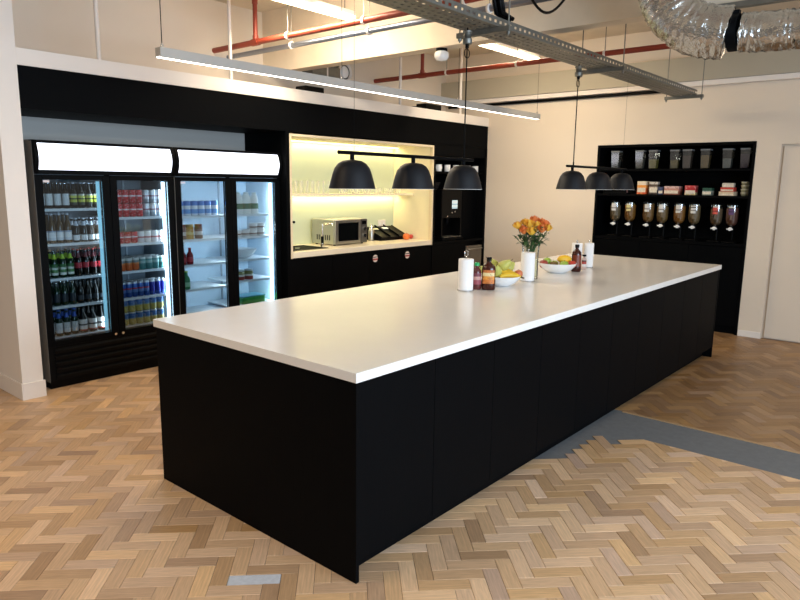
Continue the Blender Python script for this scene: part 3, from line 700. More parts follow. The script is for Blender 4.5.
def sauce(loc, rz, label, liq, capm, labm, h=.232, w=.05, d=.032):
    t = thing('sauce_bottle', label, 'bottle', (*loc, IH+.0005), rz)
    pr = [(.0001, 0), (.9, 0), (1, .03), (1, .30), (.94, .36), (.98, .62), (.9, .72), (.5, .80), (.34, .84), (.32, .90), None, (.0001, .90)]
    MB().lathe([p and (p[0], p[1]*h) for p in pr], 20, sx=w, sy=d).build('body', liq, t)
    n = 12; vs = []; fs = []
    for i in range(n+1):
        a = -PI/2-.95+1.9*i/n
        for z in (.2, .62): vs.append((math.cos(a)*w*1.02, math.sin(a)*d*1.03, z*h))
    for i in range(n): fs.append((2*i, 2*i+2, 2*i+3, 2*i+1))
    MB().add(vs, fs, True).build('label', labm, t)
    MB().lathe([(.018, .885*h), (.0185, .99*h), (.016, h), None, (.0001, h)], 16).build('cap', capm, t)
    return t
SYR = mat('dark_syrup', (62, 22, 14), .12, var=.1); SYL = banded('syrup_label', [(0, (206, 120, 50)), (.3, (224, 150, 60)), (.55, (226, 206, 150)), (.8, (190, 110, 50))], .5, noise=.4, noisecol=(120, 60, 30))
rz0 = math.atan2(1.766+.77, 1.82+2.14)-PI/2+PI
RZ = math.atan2(CAM.y-.77, CAM.x-2.14)+PI/2
sauce((2.146, .775), RZ, 'dark brown syrup bottle with orange label by the banana bowl', SYR, BLACKP, SYL)
sauce((2.10, .845), RZ+.3, 'brown sauce bottle with green cap behind the towel roll', mat('brown_sauce', (96, 46, 44), .2), mat('cap_green', (40, 170, 96), .4), banded('plum_label', [(0, (150, 70, 80)), (.4, (196, 150, 140)), (.7, (120, 60, 70))], .5), .192, .034, .03)
sauce((3.545, .778), RZ, 'dark syrup bottle behind the second fruit bowl', SYR, BLACKP, mat('amber_label', (120, 48, 22), .4, var=.2), .236, .042, .03)
sauce((3.745, .80), RZ, 'small sauce bottle with red label beside the towel rolls', mat('pale_sauce', (196, 170, 160), .3), BLACKP, banded('small_label', [(0, (220, 214, 210)), (.4, (170, 60, 50)), (.8, (60, 40, 40))], .5), .132, .024, .022)
# fruit bowls
bowl('fruit_bowl', 'white bowl heaped with bananas and pears', (2.385, .81, IH+.0005), .135, .075)
bowl('fruit_bowl', 'white bowl filled with mixed apples and green fruit', (3.37, .87, IH+.0005), .165, .085)
BAN = mat('banana_yellow', (232, 190, 50), .5, var=.12, scale=(20, 20, 20)); BANT = mat('banana_tip', (78, 62, 30), .7)
def banana(loc, rz, tilt, label, group, s=1):
    t = thing('banana', label, 'fruit', loc, rz, group); t.rotation_euler = (tilt, 0, rz); t.scale = (s, s, s)
    pts = []; rr = []
    for i in range(11):
        a = -.75+1.5*i/10; pts.append((.12*math.sin(a), 0, .12*(1-math.cos(a)))); u = i/10
        rr.append(.019*min(1, .42+3.2*u*(1-u)))
    MB().tube(pts, rr, 10).build('skin', BAN, t)
    MB().tube([pts[-1], tuple(Vector(pts[-1])+Vector((.018, 0, .017)))], [.007, .006], 8).build('stalk', BANT, t)
    MB().tube([pts[0], tuple(Vector(pts[0])+Vector((-.006, 0, .006)))], [.007, .004], 8).build('tip', BANT, t)
zb = IH+.082
bdir = math.atan2(-math.cos(YAW), math.sin(YAW))            # bananas lie across the bowl
for i in range(4):
    o = Vector((2.40, .76, 0))+Vector((.018, .030, 0))*i
    banana((o.x, o.y, zb+.006*i), bdir+.16-.08*i, PI*.62, 'ripe yellow banana lying on the bowl beside the syrup bottle', 'bananas in the bowl', 1.0)
PEAR = mat('pear_green', (188, 188, 96), .5, var=.14, scale=(25, 25, 25), bump=.05); 
def pear(loc, rx, rz, label, group, c=PEAR, s=1):
    t = thing('pear', label, 'fruit', loc, rz, group); t.rotation_euler = (rx, 0, rz); t.scale = (s, s, s)
    pr = [(.0001, .004), (.02, 0), (.036, .016), (.041, .038), (.036, .062), (.024, .082), (.017, .1), (.011, .108), (.0001, .106)]
    MB().lathe(pr, 18).build('flesh', c, t); MB().tube([(0, 0, .104), (.003, 0, .118), (.009, 0, .13)], .0025, 6).build('stem', mat('fruit_stem', (88, 62, 38), .8), t)
for i, (x, y, z, rx, rz) in enumerate([(2.43, .865, .135, .9, .3), (2.50, .855, .12, 1.1, 1.4), (2.32, .90, .115, 1.2, 2.2), (2.47, .915, .13, .9, 3), (2.40, .925, .10, 1.1, 4.4), (2.365, .845, .10, .8, 5.2)]):
    pear((x, y, IH+z-.02), rx, rz, 'pale green pear heaped behind the bananas', 'pears in the banana bowl')
apple('apple', mat('blush_apple', (198, 110, 70), .4, var=.35, scale=(25, 25, 10)), 'blush apple at the rim of the banana bowl', .033, (2.50, .74, IH+.055))
GAP_ = mat('green_apple', (150, 178, 66), .35, var=.12); REDB = mat('dark_red_apple', (150, 62, 48), .4, var=.3, scale=(30, 30, 10)); KIW = mat('kiwi_brown', (120, 94, 52), .9, bump=.1)
YEF = mat('mango_yellow', (244, 190, 50), .4, var=.15)
for c, x, y, z, r, l in [(REDB, 3.29, .955, .06, .038, 'dark red apple at the left rim of the second fruit bowl'), (KIW, 3.33, .885, .06, .032, 'brown kiwi in the second fruit bowl'),
                    (GAP_, 3.36, .80, .06, .038, 'bright green apple in the second fruit bowl'), (GAP_, 3.345, .955, .085, .034, 'small green apple behind the kiwi'),
                    (REDA, 3.44, .765, .065, .034, 'red apple at the right rim of the second fruit bowl'), (GAP_, 3.43, .93, .05, .036, 'green apple buried under the mango'), (REDB, 3.45, .85, .05, .036, 'red apple in the middle of the second fruit bowl')]:
    apple('apple' if c is not KIW else 'kiwi', c, l, r, (x, y, IH+z-.02))
t = thing('mango', 'yellow mango on top of the second fruit bowl', 'fruit', (3.44, .84, IH+.112), -.7)
MB().ball((0, 0, 0), .065, .038, .036, 18, 11).build('skin', YEF, t); MB().tube([(.062, 0, .003), (.072, 0, .008)], .004, 6).build('stem', BANT, t)
# vase and flowers
VX, VY = 2.865, .85
t = thing('flower_vase', 'tall clear glass vase holding roses', 'vase', (VX, VY, IH+.0005))
MB().lathe([(.0001, 0), (.062, 0), (.066, .006), (.062, .15), (.070, .285)], 28).build('body', glass('vase_glass', (246, 250, 249), .0, ior=1.18), t)
MB().lathe([(.0001, .019), (.0605, .0195), (.0585, .15), None, (.0001, .15)], 24).build('water', glass('vase_water', (236, 243, 238), .0, ior=1.08), t)
ROSEY = mat('rose_yellow', (248, 188, 66), .6, var=.2, scale=(20, 20, 20)); ROSEO = mat('rose_orange', (236, 132, 66), .6, var=.25, scale=(20, 20, 20)); STEMG = mat('stem_green', (58, 92, 44), .6, var=.2); LEAFG = mat('leaf_green', (58, 88, 46), .6, var=.25)
def petal(mb, ang, r0, h, wid, flare, z0):
    vs = []; fs = []; nu, nv = 5, 4
    for j in range(nv+1):
        v = j/nv; rad = r0*(.35+.65*math.sin(min(1, v*1.25)*PI/2))+flare*v**3
        for i in range(nu+1):
            u = i/nu-.5; w = wid*(.35+.65*math.sin(PI*(.15+.7*v)))
            a = ang+u*w; zz = z0+h*v*(1-.35*(2*u)**2*v)
            vs.append((rad*math.cos(a), rad*math.sin(a), zz))
    for j in range(nv):
        for i in range(nu): q = j*(nu+1)+i; fs.append((q, q+1, q+nu+2, q+nu+1))
    mb.add(vs, fs, True)
def leaf(mb, p, d, l, w):
    d = Vector(d).normalized(); s = d.cross(Vector((0, 0, 1))); s = s.normalized() if s.length > .01 else Vector((1, 0, 0)); n = s.cross(d)
    p = Vector(p); vs = []; fs = []
    for i in range(6):
        u = i/5; ww = w*math.sin(PI*(u*.92+.04)); c = p+d*l*u+n*(.12*l*math.sin(PI*u))
        vs += [c-s*ww+n*ww*.25, c, c+s*ww+n*ww*.25]
    for i in range(5):
        q = 3*i; fs += [(q, q+1, q+4, q+3), (q+1, q+2, q+5, q+4)]
    mb.add(vs, fs, True)
def rose(x, y, z, c, label, group, s=1):
    """x,y,z: bloom base relative to the vase base"""
    t = thing('rose', label, 'flower', (VX, VY, IH+.0005), 0, group)
    b = MB()
    for ring, (n, r0, h, wd, fl, z0) in enumerate([(3, .010, .052, 2.4, 0, .004), (4, .018, .054, 1.9, .0, .002), (5, .026, .052, 1.6, .002, 0), (6, .033, .046, 1.4, .006, -.004)]):
        for i in range(n): petal(b, 2*PI*i/n+ring*.6+R.uniform(-.1, .1), r0*s, h*s, wd, fl*s, z0)
    d = Vector((x, y, z-.12)).normalized(); rot = Vector((0, 0, 1)).rotation_difference((d+Vector((0, 0, .5))).normalized()).to_matrix().to_4x4()
    b.v = [tuple(rot @ Vector(p)+Vector((x, y, z))) for p in b.v]
    b.build('bloom', c, t)
    foot = Vector((-x*.35, -y*.35, .03)); mid = Vector((x*.25, y*.25, .25))
    MB().tube([foot, foot.lerp(mid, .5), mid, Vector((x*.75, y*.75, (z+.25)/2+.01)), (x, y, z)], .0032, 6).build('stem', STEMG, t)
    lf = MB()
    for i in range(5):
        a = R.uniform(0, 6.3); k = R.uniform(.25, .85); q = mid.lerp(Vector((x, y, z)), k); leaf(lf, q, (math.cos(a), math.sin(a), R.uniform(-.5, .5)), R.uniform(.05, .085), R.uniform(.012, .02))
    lf.build('leaf', LEAFG, t)
# positions given across the view (right) and along it, so that they spread around the vase
vd = Vector((VX-CAM.x, VY-CAM.y, 0)).normalized(); vr = Vector((vd.y, -vd.x, 0))
for i, (a, b, z, c, s) in enumerate([(-.105, -.02, .37, 'y', 1), (-.075, .05, .345, 'o', .9), (-.055, -.07, .335, 'o', .95), (-.02, -.05, .385, 'y', 1.05), (.0, -.09, .33, 'y', 1.1), (.035, -.03, .375, 'y', 1), (.015, .06, .42, 'o', .9),
                              (.075, -.06, .35, 'o', 1.05), (.10, .0, .385, 'o', 1), (.07, .07, .40, 'o', .95), (-.05, .03, .395, 'y', .95), (.12, -.03, .36, 'y', .9)]):
    q = vr*a+vd*b; z += .03
    rose(q.x, q.y, z, ROSEY if c == 'y' else ROSEO, ('yellow' if c == 'y' else 'orange')+' rose in the glass vase', 'roses in the vase', s)
for i in range(9):
    t = thing('greenery_sprig', 'dark green sprig among the roses', 'foliage', (VX, VY, IH+.0005), 0, 'green sprigs in the vase')
    a = 2*PI*i/9+.3; rr = R.uniform(.10, .15); tip = Vector((math.cos(a)*rr, math.sin(a)*rr, R.uniform(.30, .43))); m0 = Vector((tip.x*.3, tip.y*.3, .25))
    MB().tube([(-tip.x*.2, -tip.y*.2, .03), m0, tip], .0022, 5).build('stem', STEMG, t)
    lf = MB()
    for k in range(12):
        q = m0.lerp(tip, k/11*1.0); b = R.uniform(0, 6.3); leaf(lf, q, (math.cos(b), math.sin(b), R.uniform(-.3, .6)), R.uniform(.03, .055), R.uniform(.007, .013))
    lf.build('leaf', LEAFG, t)

# ================================================================== CEREAL STATION
t = thing('cereal_cabinet', 'black shelving cabinet built into the beige end wall', 'cabinet', (6.52, .975, 0))
cy0, cy1 = .072, 1.878
m = MB(); m.box(XE-.004, 6.75, cy1-.03, cy1, 0, 2.158); m.box(XE-.004, 6.75, cy0, cy0+.03, 0, 2.158); m.box(6.73, 6.75, cy0+.03, cy1-.03, 0, 2.158); m.box(XE-.004, 6.73, cy0+.03, cy1-.03, 2.128, 2.158)
local(m, t).build('carcass', BLACK, t)
for z in (1.868, 1.565): local(B(XE+.006, 6.729, cy0+.031, cy1-.031, z-.025, z, bev=.001), t).build('shelf', BLACK, t)
local(B(XE-.002, 6.729, cy0+.031, cy1-.031, 1.0, 1.035, bev=.001), t).build('counter', BLACK, t)
for i in range(3):
    w3 = (cy1-cy0-.064)/3; y0 = cy0+.032+i*w3
    local(B(XE+.004, XE+.022, y0+.0015, y0+w3-.0015, .09, .995, bev=.001), t).build('door', BLACK, t)
local(B(XE+.04, XE+.06, cy0+.031, cy1-.031, 0, .088), t).build('plinth', BLACK, t)
CPL = glass('clear_plastic', (214, 218, 216), .5, .08)
FILL = [('seed_grey', (120, 118, 112), 'grey seeds'), ('oat_pale', (176, 170, 160), 'pale oats'), ('corn_gold', (202, 190, 110), 'golden flakes'), ('nut_beige', (190, 170, 110), 'beige nuts'), ('muesli_brown', (150, 128, 116), 'brown muesli'), ('bran_tan', (196, 168, 124), 'tan bran'), ('rice_white', (176, 176, 172), 'white rice'), ('berry_plum', (120, 96, 108), 'plum coloured cereal')]
for i, y in enumerate([1.675, 1.37, 1.205, .953, .81, .609, .372, .188]):
    fn, fc, fl = FILL[i]; fm = mat(fn, fc, .9, var=.35, scale=(70, 70, 70), bump=.3, bscale=90)
    t = thing('storage_container', 'clear lidded container of '+fl+' on the top cereal shelf', 'container', (6.40, y, 1.869), 0, 'containers on the top cereal shelf')
    MB().lathe([(.0001, .002), (.060, 0), (.066, .01), (.078, .205), None, (.076, .205)], 4, a0=PI/4, sx=.9, sy=.9, smooth=False).build('body', CPL, t)
    MB().lathe([(.0001, .006), (.057, .006), (.068, [.10, .12, .11, .10, .15, .15, .11, .16][i]), None, (.0001, [.10, .12, .11, .10, .15, .15, .11, .16][i]+.004)], 4, a0=PI/4, sx=.9, sy=.9, smooth=False).build('filling', fm, t)
    MB().lathe([(.0001, .206), (.082, .206), (.082, .222), None, (.0001, .224)], 4, a0=PI/4, sx=.9, sy=.9, smooth=False).build('lid', mat('lid_grey', (120, 124, 126), .4), t)
CER = [(170, 146, 112), (206, 146, 66), (196, 146, 84), (182, 146, 92), (206, 140, 62), (172, 144, 104), (150, 122, 92), (160, 106, 90)]
TAGC = [(206, 206, 206), (206, 196, 140), (206, 206, 204), (210, 212, 212), (208, 206, 200), (212, 212, 210), (200, 80, 70), (90, 60, 110)]
for i, y in enumerate([1.65, 1.459, 1.231, 1.059, .859, .688, .445, .275]):
    t = thing('cereal_dispenser', ['clear dispenser of mixed cereal nearest the pendant lamps', 'dispenser of golden hoops with a yellow label', 'dispenser of tan flakes with a white label', 'dispenser of brown crunch with a white label', 'dispenser of amber flakes with a white label', 'dispenser of muesli with a black and white label', 'dispenser of dark cereal with a red label', 'dispenser of reddish cereal with a purple label'][i], 'cereal dispenser', (6.42, y, 1.0355), 0, 'cereal dispensers on the black counter')
    B(-.08, .10, -.07, .07, 0, .016, bev=.004).build('base', BLACKP, t)
    MB().tube([(.075, 0, .016), (.075, 0, .25)], .012, 8).build('post', BLACKP, t)
    MB().lathe([(.018, .18), (.04, .19), (.063, .225), (.068, .27), (.068, .425)], 20).build('hopper', CPL, t)
    MB().lathe([(.0001, .184), (.037, .194), (.060, .228), (.0655, .27), (.0655, .38+.015*(i % 3)), None, (.0001, .385+.015*(i % 3))], 18).build('cereal', mat('cereal_%d' % i, CER[i], .9, var=.4, scale=(60, 60, 60), bump=.4, bscale=80), t)
    MB().lathe([(.068, .425), (.068, .44), (.02, .455), None, (.0001, .456)], 20).build('lid', BLACKP, t)
    m = MB(); m.lathe([(.0001, .184), (.024, .184), (.028, .150), (.016, .128), None, (.0001, .128)], 14); m.build('wheel_housing', BLACKM, t)
    o = MB().cyl(.020, 0, .03, 14, M=Matrix.Translation((-.028, 0, .158)) @ Matrix.Rotation(-PI/2, 4, 'Y'))
    o.box(-.062, -.058, -.034, .034, .150, .164, bev=.001); o.build('knob', mat('knob_white', (240, 240, 238), .4), t)
    n = 6; vs = []; fs = []
    for k in range(n+1):
        a = PI-.42+.84*k/n
        for z in (.32, .41): vs.append((math.cos(a)*.0692, math.sin(a)*.0692, z))
    for k in range(n): fs.append((2*k, 2*k+2, 2*k+3, 2*k+1))
    MB().add(vs, fs, True).build('label', banded('cereal_tag_%d' % i, [(0, TAGC[i]), (.3, tuple(int(v*.6) for v in TAGC[i])), (.45, TAGC[i]), (.7, (70, 66, 62) if i in (5, 7) else TAGC[i]), (.85, (212, 210, 206))], .5), t)
def packet(loc, w, d, h, c, label, tilt=0):
    t = thing('snack_packet', label, 'packet', loc, tilt); B(-d/2, d/2, -w/2, w/2, 0, h, bev=.004).build('box', c, t)
    B(-d/2-.001, -d/2-.0001, -w/2+.006, w/2-.006, h*.15, h*.5).build('print', mat('packet_print', (226, 210, 190), .5, var=.4, scale=(50, 50, 50)), t); return t
zs = 1.566
t = thing('snack_tray', 'low black tray of wrapped bars behind the pendant lamps', 'tray', (6.42, 1.64, zs)); B(-.09, .09, -.15, .15, 0, .012, bev=.003).build('base', BLACKM, t)
m = MB(); m.box(-.09, -.084, -.15, .15, .0125, .05); m.box(.084, .09, -.15, .15, .0125, .05); m.build('rim', BLACKM, t)
for i in range(4): tag(B(6.36, 6.48, 1.53+i*.062, 1.575+i*.062, zs+.0125, zs+.04, bev=.006).build('wrapped_bar', mat('wrap_pink', (190, 140, 130), .4, var=.3, scale=(40, 40, 40))), 'pink wrapped bar lying in the low tray', 'snack bar', 'wrapped bars in the tray')
packet((6.40, 1.31, zs), .11, .12, .155, banded('pack_orange', [(0, (214, 84, 30)), (.45, (236, 150, 60)), (.7, (230, 214, 190))], .5, noise=.3, noisecol=(250, 200, 120)), 'orange and white snack carton on the middle cereal shelf')
packet((6.41, 1.18, zs), .10, .10, .15, banded('pack_beige', [(0, (70, 56, 50)), (.35, (206, 190, 170)), (.6, (90, 74, 60)), (.8, (214, 204, 190))], .5, noise=.5, noisecol=(40, 34, 30)), 'brown and cream snack carton on the middle cereal shelf', .12)
packet((6.40, 1.085, zs), .06, .08, .09, mat('pack_navy', (44, 60, 104), .5, var=.4, scale=(50, 50, 50)), 'small navy packet on the middle cereal shelf')
packet((6.40, .949, zs), .17, .14, .10, banded('pack_pink', [(0, (150, 90, 70)), (.4, (196, 140, 124)), (.75, (214, 180, 176))], .5, noise=.5, noisecol=(110, 50, 44)), 'wide pink snack box on the middle cereal shelf')
packet((6.40, .742, zs), .12, .13, .11, banded('pack_red', [(0, (190, 170, 120)), (.3, (170, 30, 36)), (.8, (190, 60, 60))], .5, noise=.3, noisecol=(230, 200, 190)), 'red snack box with cream base on the middle cereal shelf', .1)
packet((6.40, .553, zs), .10, .11, .085, banded('pack_green', [(0, (120, 130, 120)), (.4, (170, 176, 166)), (.6, (30, 80, 64))], .5, noise=.5, noisecol=(30, 60, 50)), 'green and grey snack box on the middle cereal shelf')
for i, (cc, n_) in enumerate([((212, 190, 160), 'cream'), ((196, 66, 50), 'red'), ((206, 196, 180), 'pale')]):
    packet((6.40, .338, zs+i*.048), .16-.02*i, .13, .047, mat('carton_'+n_, cc, .5, var=.35, scale=(40, 40, 40)), n_+' flat carton in the stack near the shelf end', .1*i-.08)
for i in range(4):
    t = thing('snack_pot', 'grey green snack pot in the stack at the shelf end', 'snack pot', (6.40, .16, zs+i*.04), 0, 'stacked snack pots')
    MB().lathe([(.0001, 0), (.040, 0), (.048, .032)], 16).build('cup', mat('pot_olive', (150, 150, 124), .5, var=.3, scale=(40, 40, 40)), t); MB().lathe([(.05, .032), (.05, .039), None, (.0001, .039)], 16).build('lid', mat('pot_lid', (206, 204, 190), .5), t)

# ================================================================== PENDANT LAMPS
INW = mat('shade_inside_white', (236, 234, 228), .5)
def pendant(x0, label, ztop, feed):
    t = thing('pendant_lamp', label, 'pendant lamp', (x0+.64, .75, 1.815))
    MB().tube([(-.62, 0, 0), (.61, 0, 0)], .010, 12).build('rail', BLACKM, t)
    for i in range(3):
        cx = -.52+.51*i
        s = MB()
        pr = [(.018, -.036), (.05, -.041), (.076, -.056), (.094, -.080), (.105, -.110), (.116, -.150), (.125, -.188)]
        s.lathe(pr, 36, cx, 0); sh = s.build('shade', BLACKS, t)
        MB().lathe([(.123, -.188), (.114, -.150), (.103, -.112), (.092, -.083), (.074, -.060), (.05, -.046), (.0001, -.044)], 36, cx, 0).build('shade_lining', INW, sh)
        MB().lathe([(.1225, -.1882), (.1252, -.1882), (.1256, -.1862)], 36, cx, 0).build('rim', INW, sh)
        m = MB(); m.cyl(.012, -.036, -.008, 14, cx, 0); m.build('stem', BLACKM, t)
        MB().ball((cx, 0, -.115), .03, .03, .03).build('bulb', mat('bulb_opal', (240, 238, 230), .4), sh)
    for cx in (-.505, .505):
        if cx != feed:
            MB().tube([(cx, 0, .008), (cx, 0, ztop-1.815)], .0009, 5).build('steel_wire', BLACKM, t); continue
        MB().tube([(cx, 0, .008), (cx, 0, ztop-1.815)], .0045, 6).build('cable', BLACKM, t)
        MB().tube([(cx, 0, .008), (cx, 0, .035)], .006, 8).build('cable_grip', BLACKM, t)
    return t
pendant(.62, 'three shade black pendant rail over the towel roll end of the island', 2.62, .505)
pendant(3.19, 'three shade black pendant rail in front of the cereal shelves', 2.62, -.505)

# ------------------------------------------------------------------ linear light
LINE = mat('linear_led', (255, 255, 255), .4, emit=7, ecol=(255, 246, 234))
ALU = mat('satin_aluminium', (186, 180, 172), .5, .1)
LY_, LX0, LX1, LZ0, LZ1 = 2.2, .492, 5.31, 2.415, 2.475
t = thing('linear_light', 'long slim aluminium linear light hanging before the black cabinets', 'lamp', ((LX0+LX1)/2, LY_, LZ0))
hh = (LX1-LX0)/2
m = MB(); m.box(-hh, hh, -.03, -.026, 0, .06); m.box(-hh, hh, .026, .03, 0, .06); m.box(-hh, hh, -.026, .026, .006, .06); m.build('housing', ALU, t)
B(-hh+.004, hh-.004, -.0255, .0255, .0005, .0055).build('diffuser', LINE, t)
for x in (-hh+.03, -hh/3, hh/3, hh-.03):
    MB().tube([(x, 0, .06), (x, 0, ZC-LZ0-.001)], .0018 if x > -hh+.1 else .003, 6).build('suspension_wire', BLACKM, t)
    MB().cyl(.008, .0602, .085, 10, x, 0).build('wire_grip', CHROME, t)
area('linear_light_glow', (2.9, LY_, LZ0-.004), (0, 0, -1), 4.78, .05, 34, (1.0, .93, .82))

# ================================================================== CEILING SERVICES
# sprinkler pipes
for x, z, rx, lab in ((2.33, 2.965, 2.95, 'red sprinkler pipe with riser ahead of the lit beam'), (4.75, 2.955, 5.69, 'red sprinkler pipe with riser beyond the lit beam')):
    t = thing('sprinkler_pipe', lab, 'pipe', (x, YW-.002, z))
    MB().tube([(0, 0, 0), (0, -7.5, 0)], .027, 12).build('main_pipe', REDP, t)
    yr = -.68 if x < 3 else -.78
    MB().tube([(0, yr, 0), (0, yr, ZC-z-.004)], .022, 12).build('riser', REDP, t)
    m = MB(); m.tube([(0, yr-.05, 0), (0, yr+.05, 0)], .033, 12); m.tube([(0, yr, .02), (0, yr, .06)], .028, 12); m.build('tee_fitting', REDP, t)
    MB().tube([(0, yr, ZC-z-.14), (0, yr, ZC-z-.08)], .028, 12).build('coupling', REDP, t)
    for y in (-1.15, -2.1, -3.1, -4.2):
        MB().tube([(0, y, .02), (0, y, ZC-z-.004)], .004, 6).build('hanger_rod', GALV, t)
        MB().lathe([(.031, -.012), (.034, -.012), (.034, .012), (.031, .012), (.031, -.012)], 14, M=Matrix.Translation((0, y, 0)) @ Matrix.Rotation(PI/2, 4, 'X')).build('clip', WHITE, t)
t = thing('steel_conduit', 'grey steel pipe running beside the red sprinkler pipe', 'pipe', (2.50, YW-.002, 2.925))
MB().tube([(0, 0, 0), (0, -3.95, 0)], .024, 12).build('tube', mat('zinc_pipe', (150, 158, 172), .3, .9), t)
for y in (-1.0, -2.0, -3.2): MB().lathe([(.026, -.012), (.034, -.012), (.034, .012), (.026, .012), (.026, -.012)], 14, M=Matrix.Translation((0, y, 0)) @ Matrix.Rotation(PI/2, 4, 'X')).build('clip', WHITE, t)
for y in (-1.0, -2.0, -3.2): MB().tube([(0, y, .03), (0, y, ZC-2.929)], .003, 6).build('hanger_rod', GALV, t)
# ceiling batten lamps
BAT = mat('batten_tube', (255, 255, 255), .4, emit=11, ecol=(255, 232, 190))
for (x0, x1, y, z, lab, pw) in ((1.55, 2.75, 2.72, 3.12, 'lit batten lamp before the whitewashed beam', 46), (4.25, 5.45, 2.33, 3.10, 'lit batten lamp in the bay beyond the whitewashed beam', 34)):
    t = thing('batten_lamp', lab, 'lamp', ((x0+x1)/2, y, z)); h = (x1-x0)/2
    B(-h, h, -.04, .04, .025, .07, bev=.004).build('housing', WHITE, t)
    B(-h+.02, h-.02, -.055, .055, 0, .0245, bev=.004).build('diffuser', BAT, t)
    for x in (-h+.1, h-.1): MB().tube([(x, 0, .07), (x, 0, ZC-z-.001)], .004, 6).build('hanger_rod', GALV, t)
    area('batten_light', ((x0+x1)/2, y, z-.01), (.6, .0, -1), h*2, .1, pw, (1.0, .84, .60))
# cable tray
t = thing('cable_tray', 'galvanised perforated cable tray hanging above the island', 'cable tray', (3.0, .735, 2.635))
x0, x1 = -4.6, 2.88; w = .105
m = MB()
for y in (-w, -w*.5, 0, w*.5, w): m.box(x0, x1, y-.016, y+.016, 0, .003)
nx = int((x1-x0)/.06)
for i in range(nx):
    x = x0+i*.06
    for a in range(4):
        yy = -w+a*w*.5+.0165; xx = x+(.03 if a % 2 else 0); m.box(xx, xx+.032, yy, yy+w*.5-.033, 0, .003)
o = m.build('perforated_base', GALV, t); o['kind'] = 'stuff'
for s in (-1, 1):
    m = MB(); y = s*(w+.018)
    m.box(x0, x1, y-.002, y+.002, 0, .016); m.box(x0, x1, y-.002, y+.002, .034, .05); m.box(x0, x1, min(y, y-s*.012), max(y, y-s*.012), .0505, .053)
    for i in range(nx): m.box(x0+i*.06, x0+i*.06+.03, y-.002, y+.002, .0165, .0335)
    m.build('side_rail', GALV, t)
for x in (-1.08, .72, 2.84):
    B(x-.02, x+.02, -.20, .20, -.034, -.002).build('trapeze_channel', GALV, t)
    for y in (-.185, .185):
        MB().tube([(x, y, -.06), (x, y, ZC-2.637)], .005, 6).build('threaded_rod', GALV, t); MB().cyl(.012, -.05, -.035, 6, x, y).build('nut', GALV, t)
for i in range(5):
    yy = -.09+i*.045
    pts = [(x0+k*.38, yy+.012*math.sin(k*1.3+i), .012+.006*(i % 2)) for k in range(20)]
    tag(MB().tube([(3.0+a, .735+b, 2.639+c) for a, b, c in pts], .008, 6).build('data_cable', mat('cable_%s' % ('black' if i % 2 else 'grey'), (24, 24, 26) if i % 2 else (120, 122, 126), .5)), ('black' if i % 2 else 'grey')+' cable lying along the cable tray', 'cable', 'cables in the tray')
# junction clamps with pendant feeds
for x in (1.635, 1.76+.0, 3.205+.13-.0):
    pass
for x in (1.765, 3.325):
    t = thing('conduit_box', 'galvanised conduit box under the tray feeding the pendant '+('over the towel roll end' if x < 2 else 'before the cereal shelves'), 'junction box', (x, .75, 2.523), 0, 'conduit boxes under the tray')
    MB().lathe([(.0001, .0), (.028, 0), (.03, .004), (.03, .03), None, (.022, .03), (.022, .065), None, (.03, .066), (.03, .076), None, (.0001, .077)], 16).build('box', GALV, t)
    MB().cyl(.012, -.024, -.0005, 12).build('cable_gland', BLACKP, t)
    m = MB(); m.tube([(.015, .03, .02), (.10, .06, .02)], .010, 8); m.build('side_entry', GALV, t)
    m = MB(); k = 14; m.tube([(.028*math.cos(2*PI*i/k), 0, -.055+.028*math.sin(2*PI*i/k)) for i in range(k+1)], .003, 6, cap=False); m.build('cable_loop', BLACKP, t)
# black bundle
t = thing('cable_bundle', 'thick black cable bundle rising from the tray', 'cable', (2.02, .70, 2.70))
for i, (dx, dy) in enumerate([(0, 0), (.028, .01), (-.026, .012), (.012, -.024), (-.012, -.02)]):
    MB().tube([(dx+.14, dy, .035), (dx+.03, dy, .05), (dx, dy, .12), (dx*.8, dy, .4), (dx, dy, ZC-2.704)], .014, 8).build('cable', BLACKP, t)
for z in (.2, .45): MB().lathe([(.045, z), (.046, z+.025)], 14).build('strap', BLACKM, t)
tag(MB().tube([(1.93+.66*k/16, .50, 2.95-.18*math.sin(PI*k/16)) for k in range(17)], .009, 7).build('looped_cable', BLACKP), 'black cable hanging in a loop below the ceiling', 'cable')
for x in (1.93, 2.59): tag(MB().tube([(x, .50, 2.955), (x, .50, ZC-.001)], .008, 7).build('cable_drop', BLACKP), 'black cable drop feeding the hanging loop', 'cable', 'cable drops')
t = thing('steel_channel', 'grey steel channel fixed along the beam above the foil duct', 'channel', (2.925, -.2, 2.775))
m = MB(); m.box(-.024, .024, -5, .0, 0, .006); m.box(-.024, -.018, -5, 0, .0065, .035); m.box(.018, .024, -5, 0, .0065, .035); m.build('profile', GALV, t)
for y in (-.5, -1.5): B(-.03, .0, y-.02, y+.02, .0355, .06).build('bracket', GALV, t)
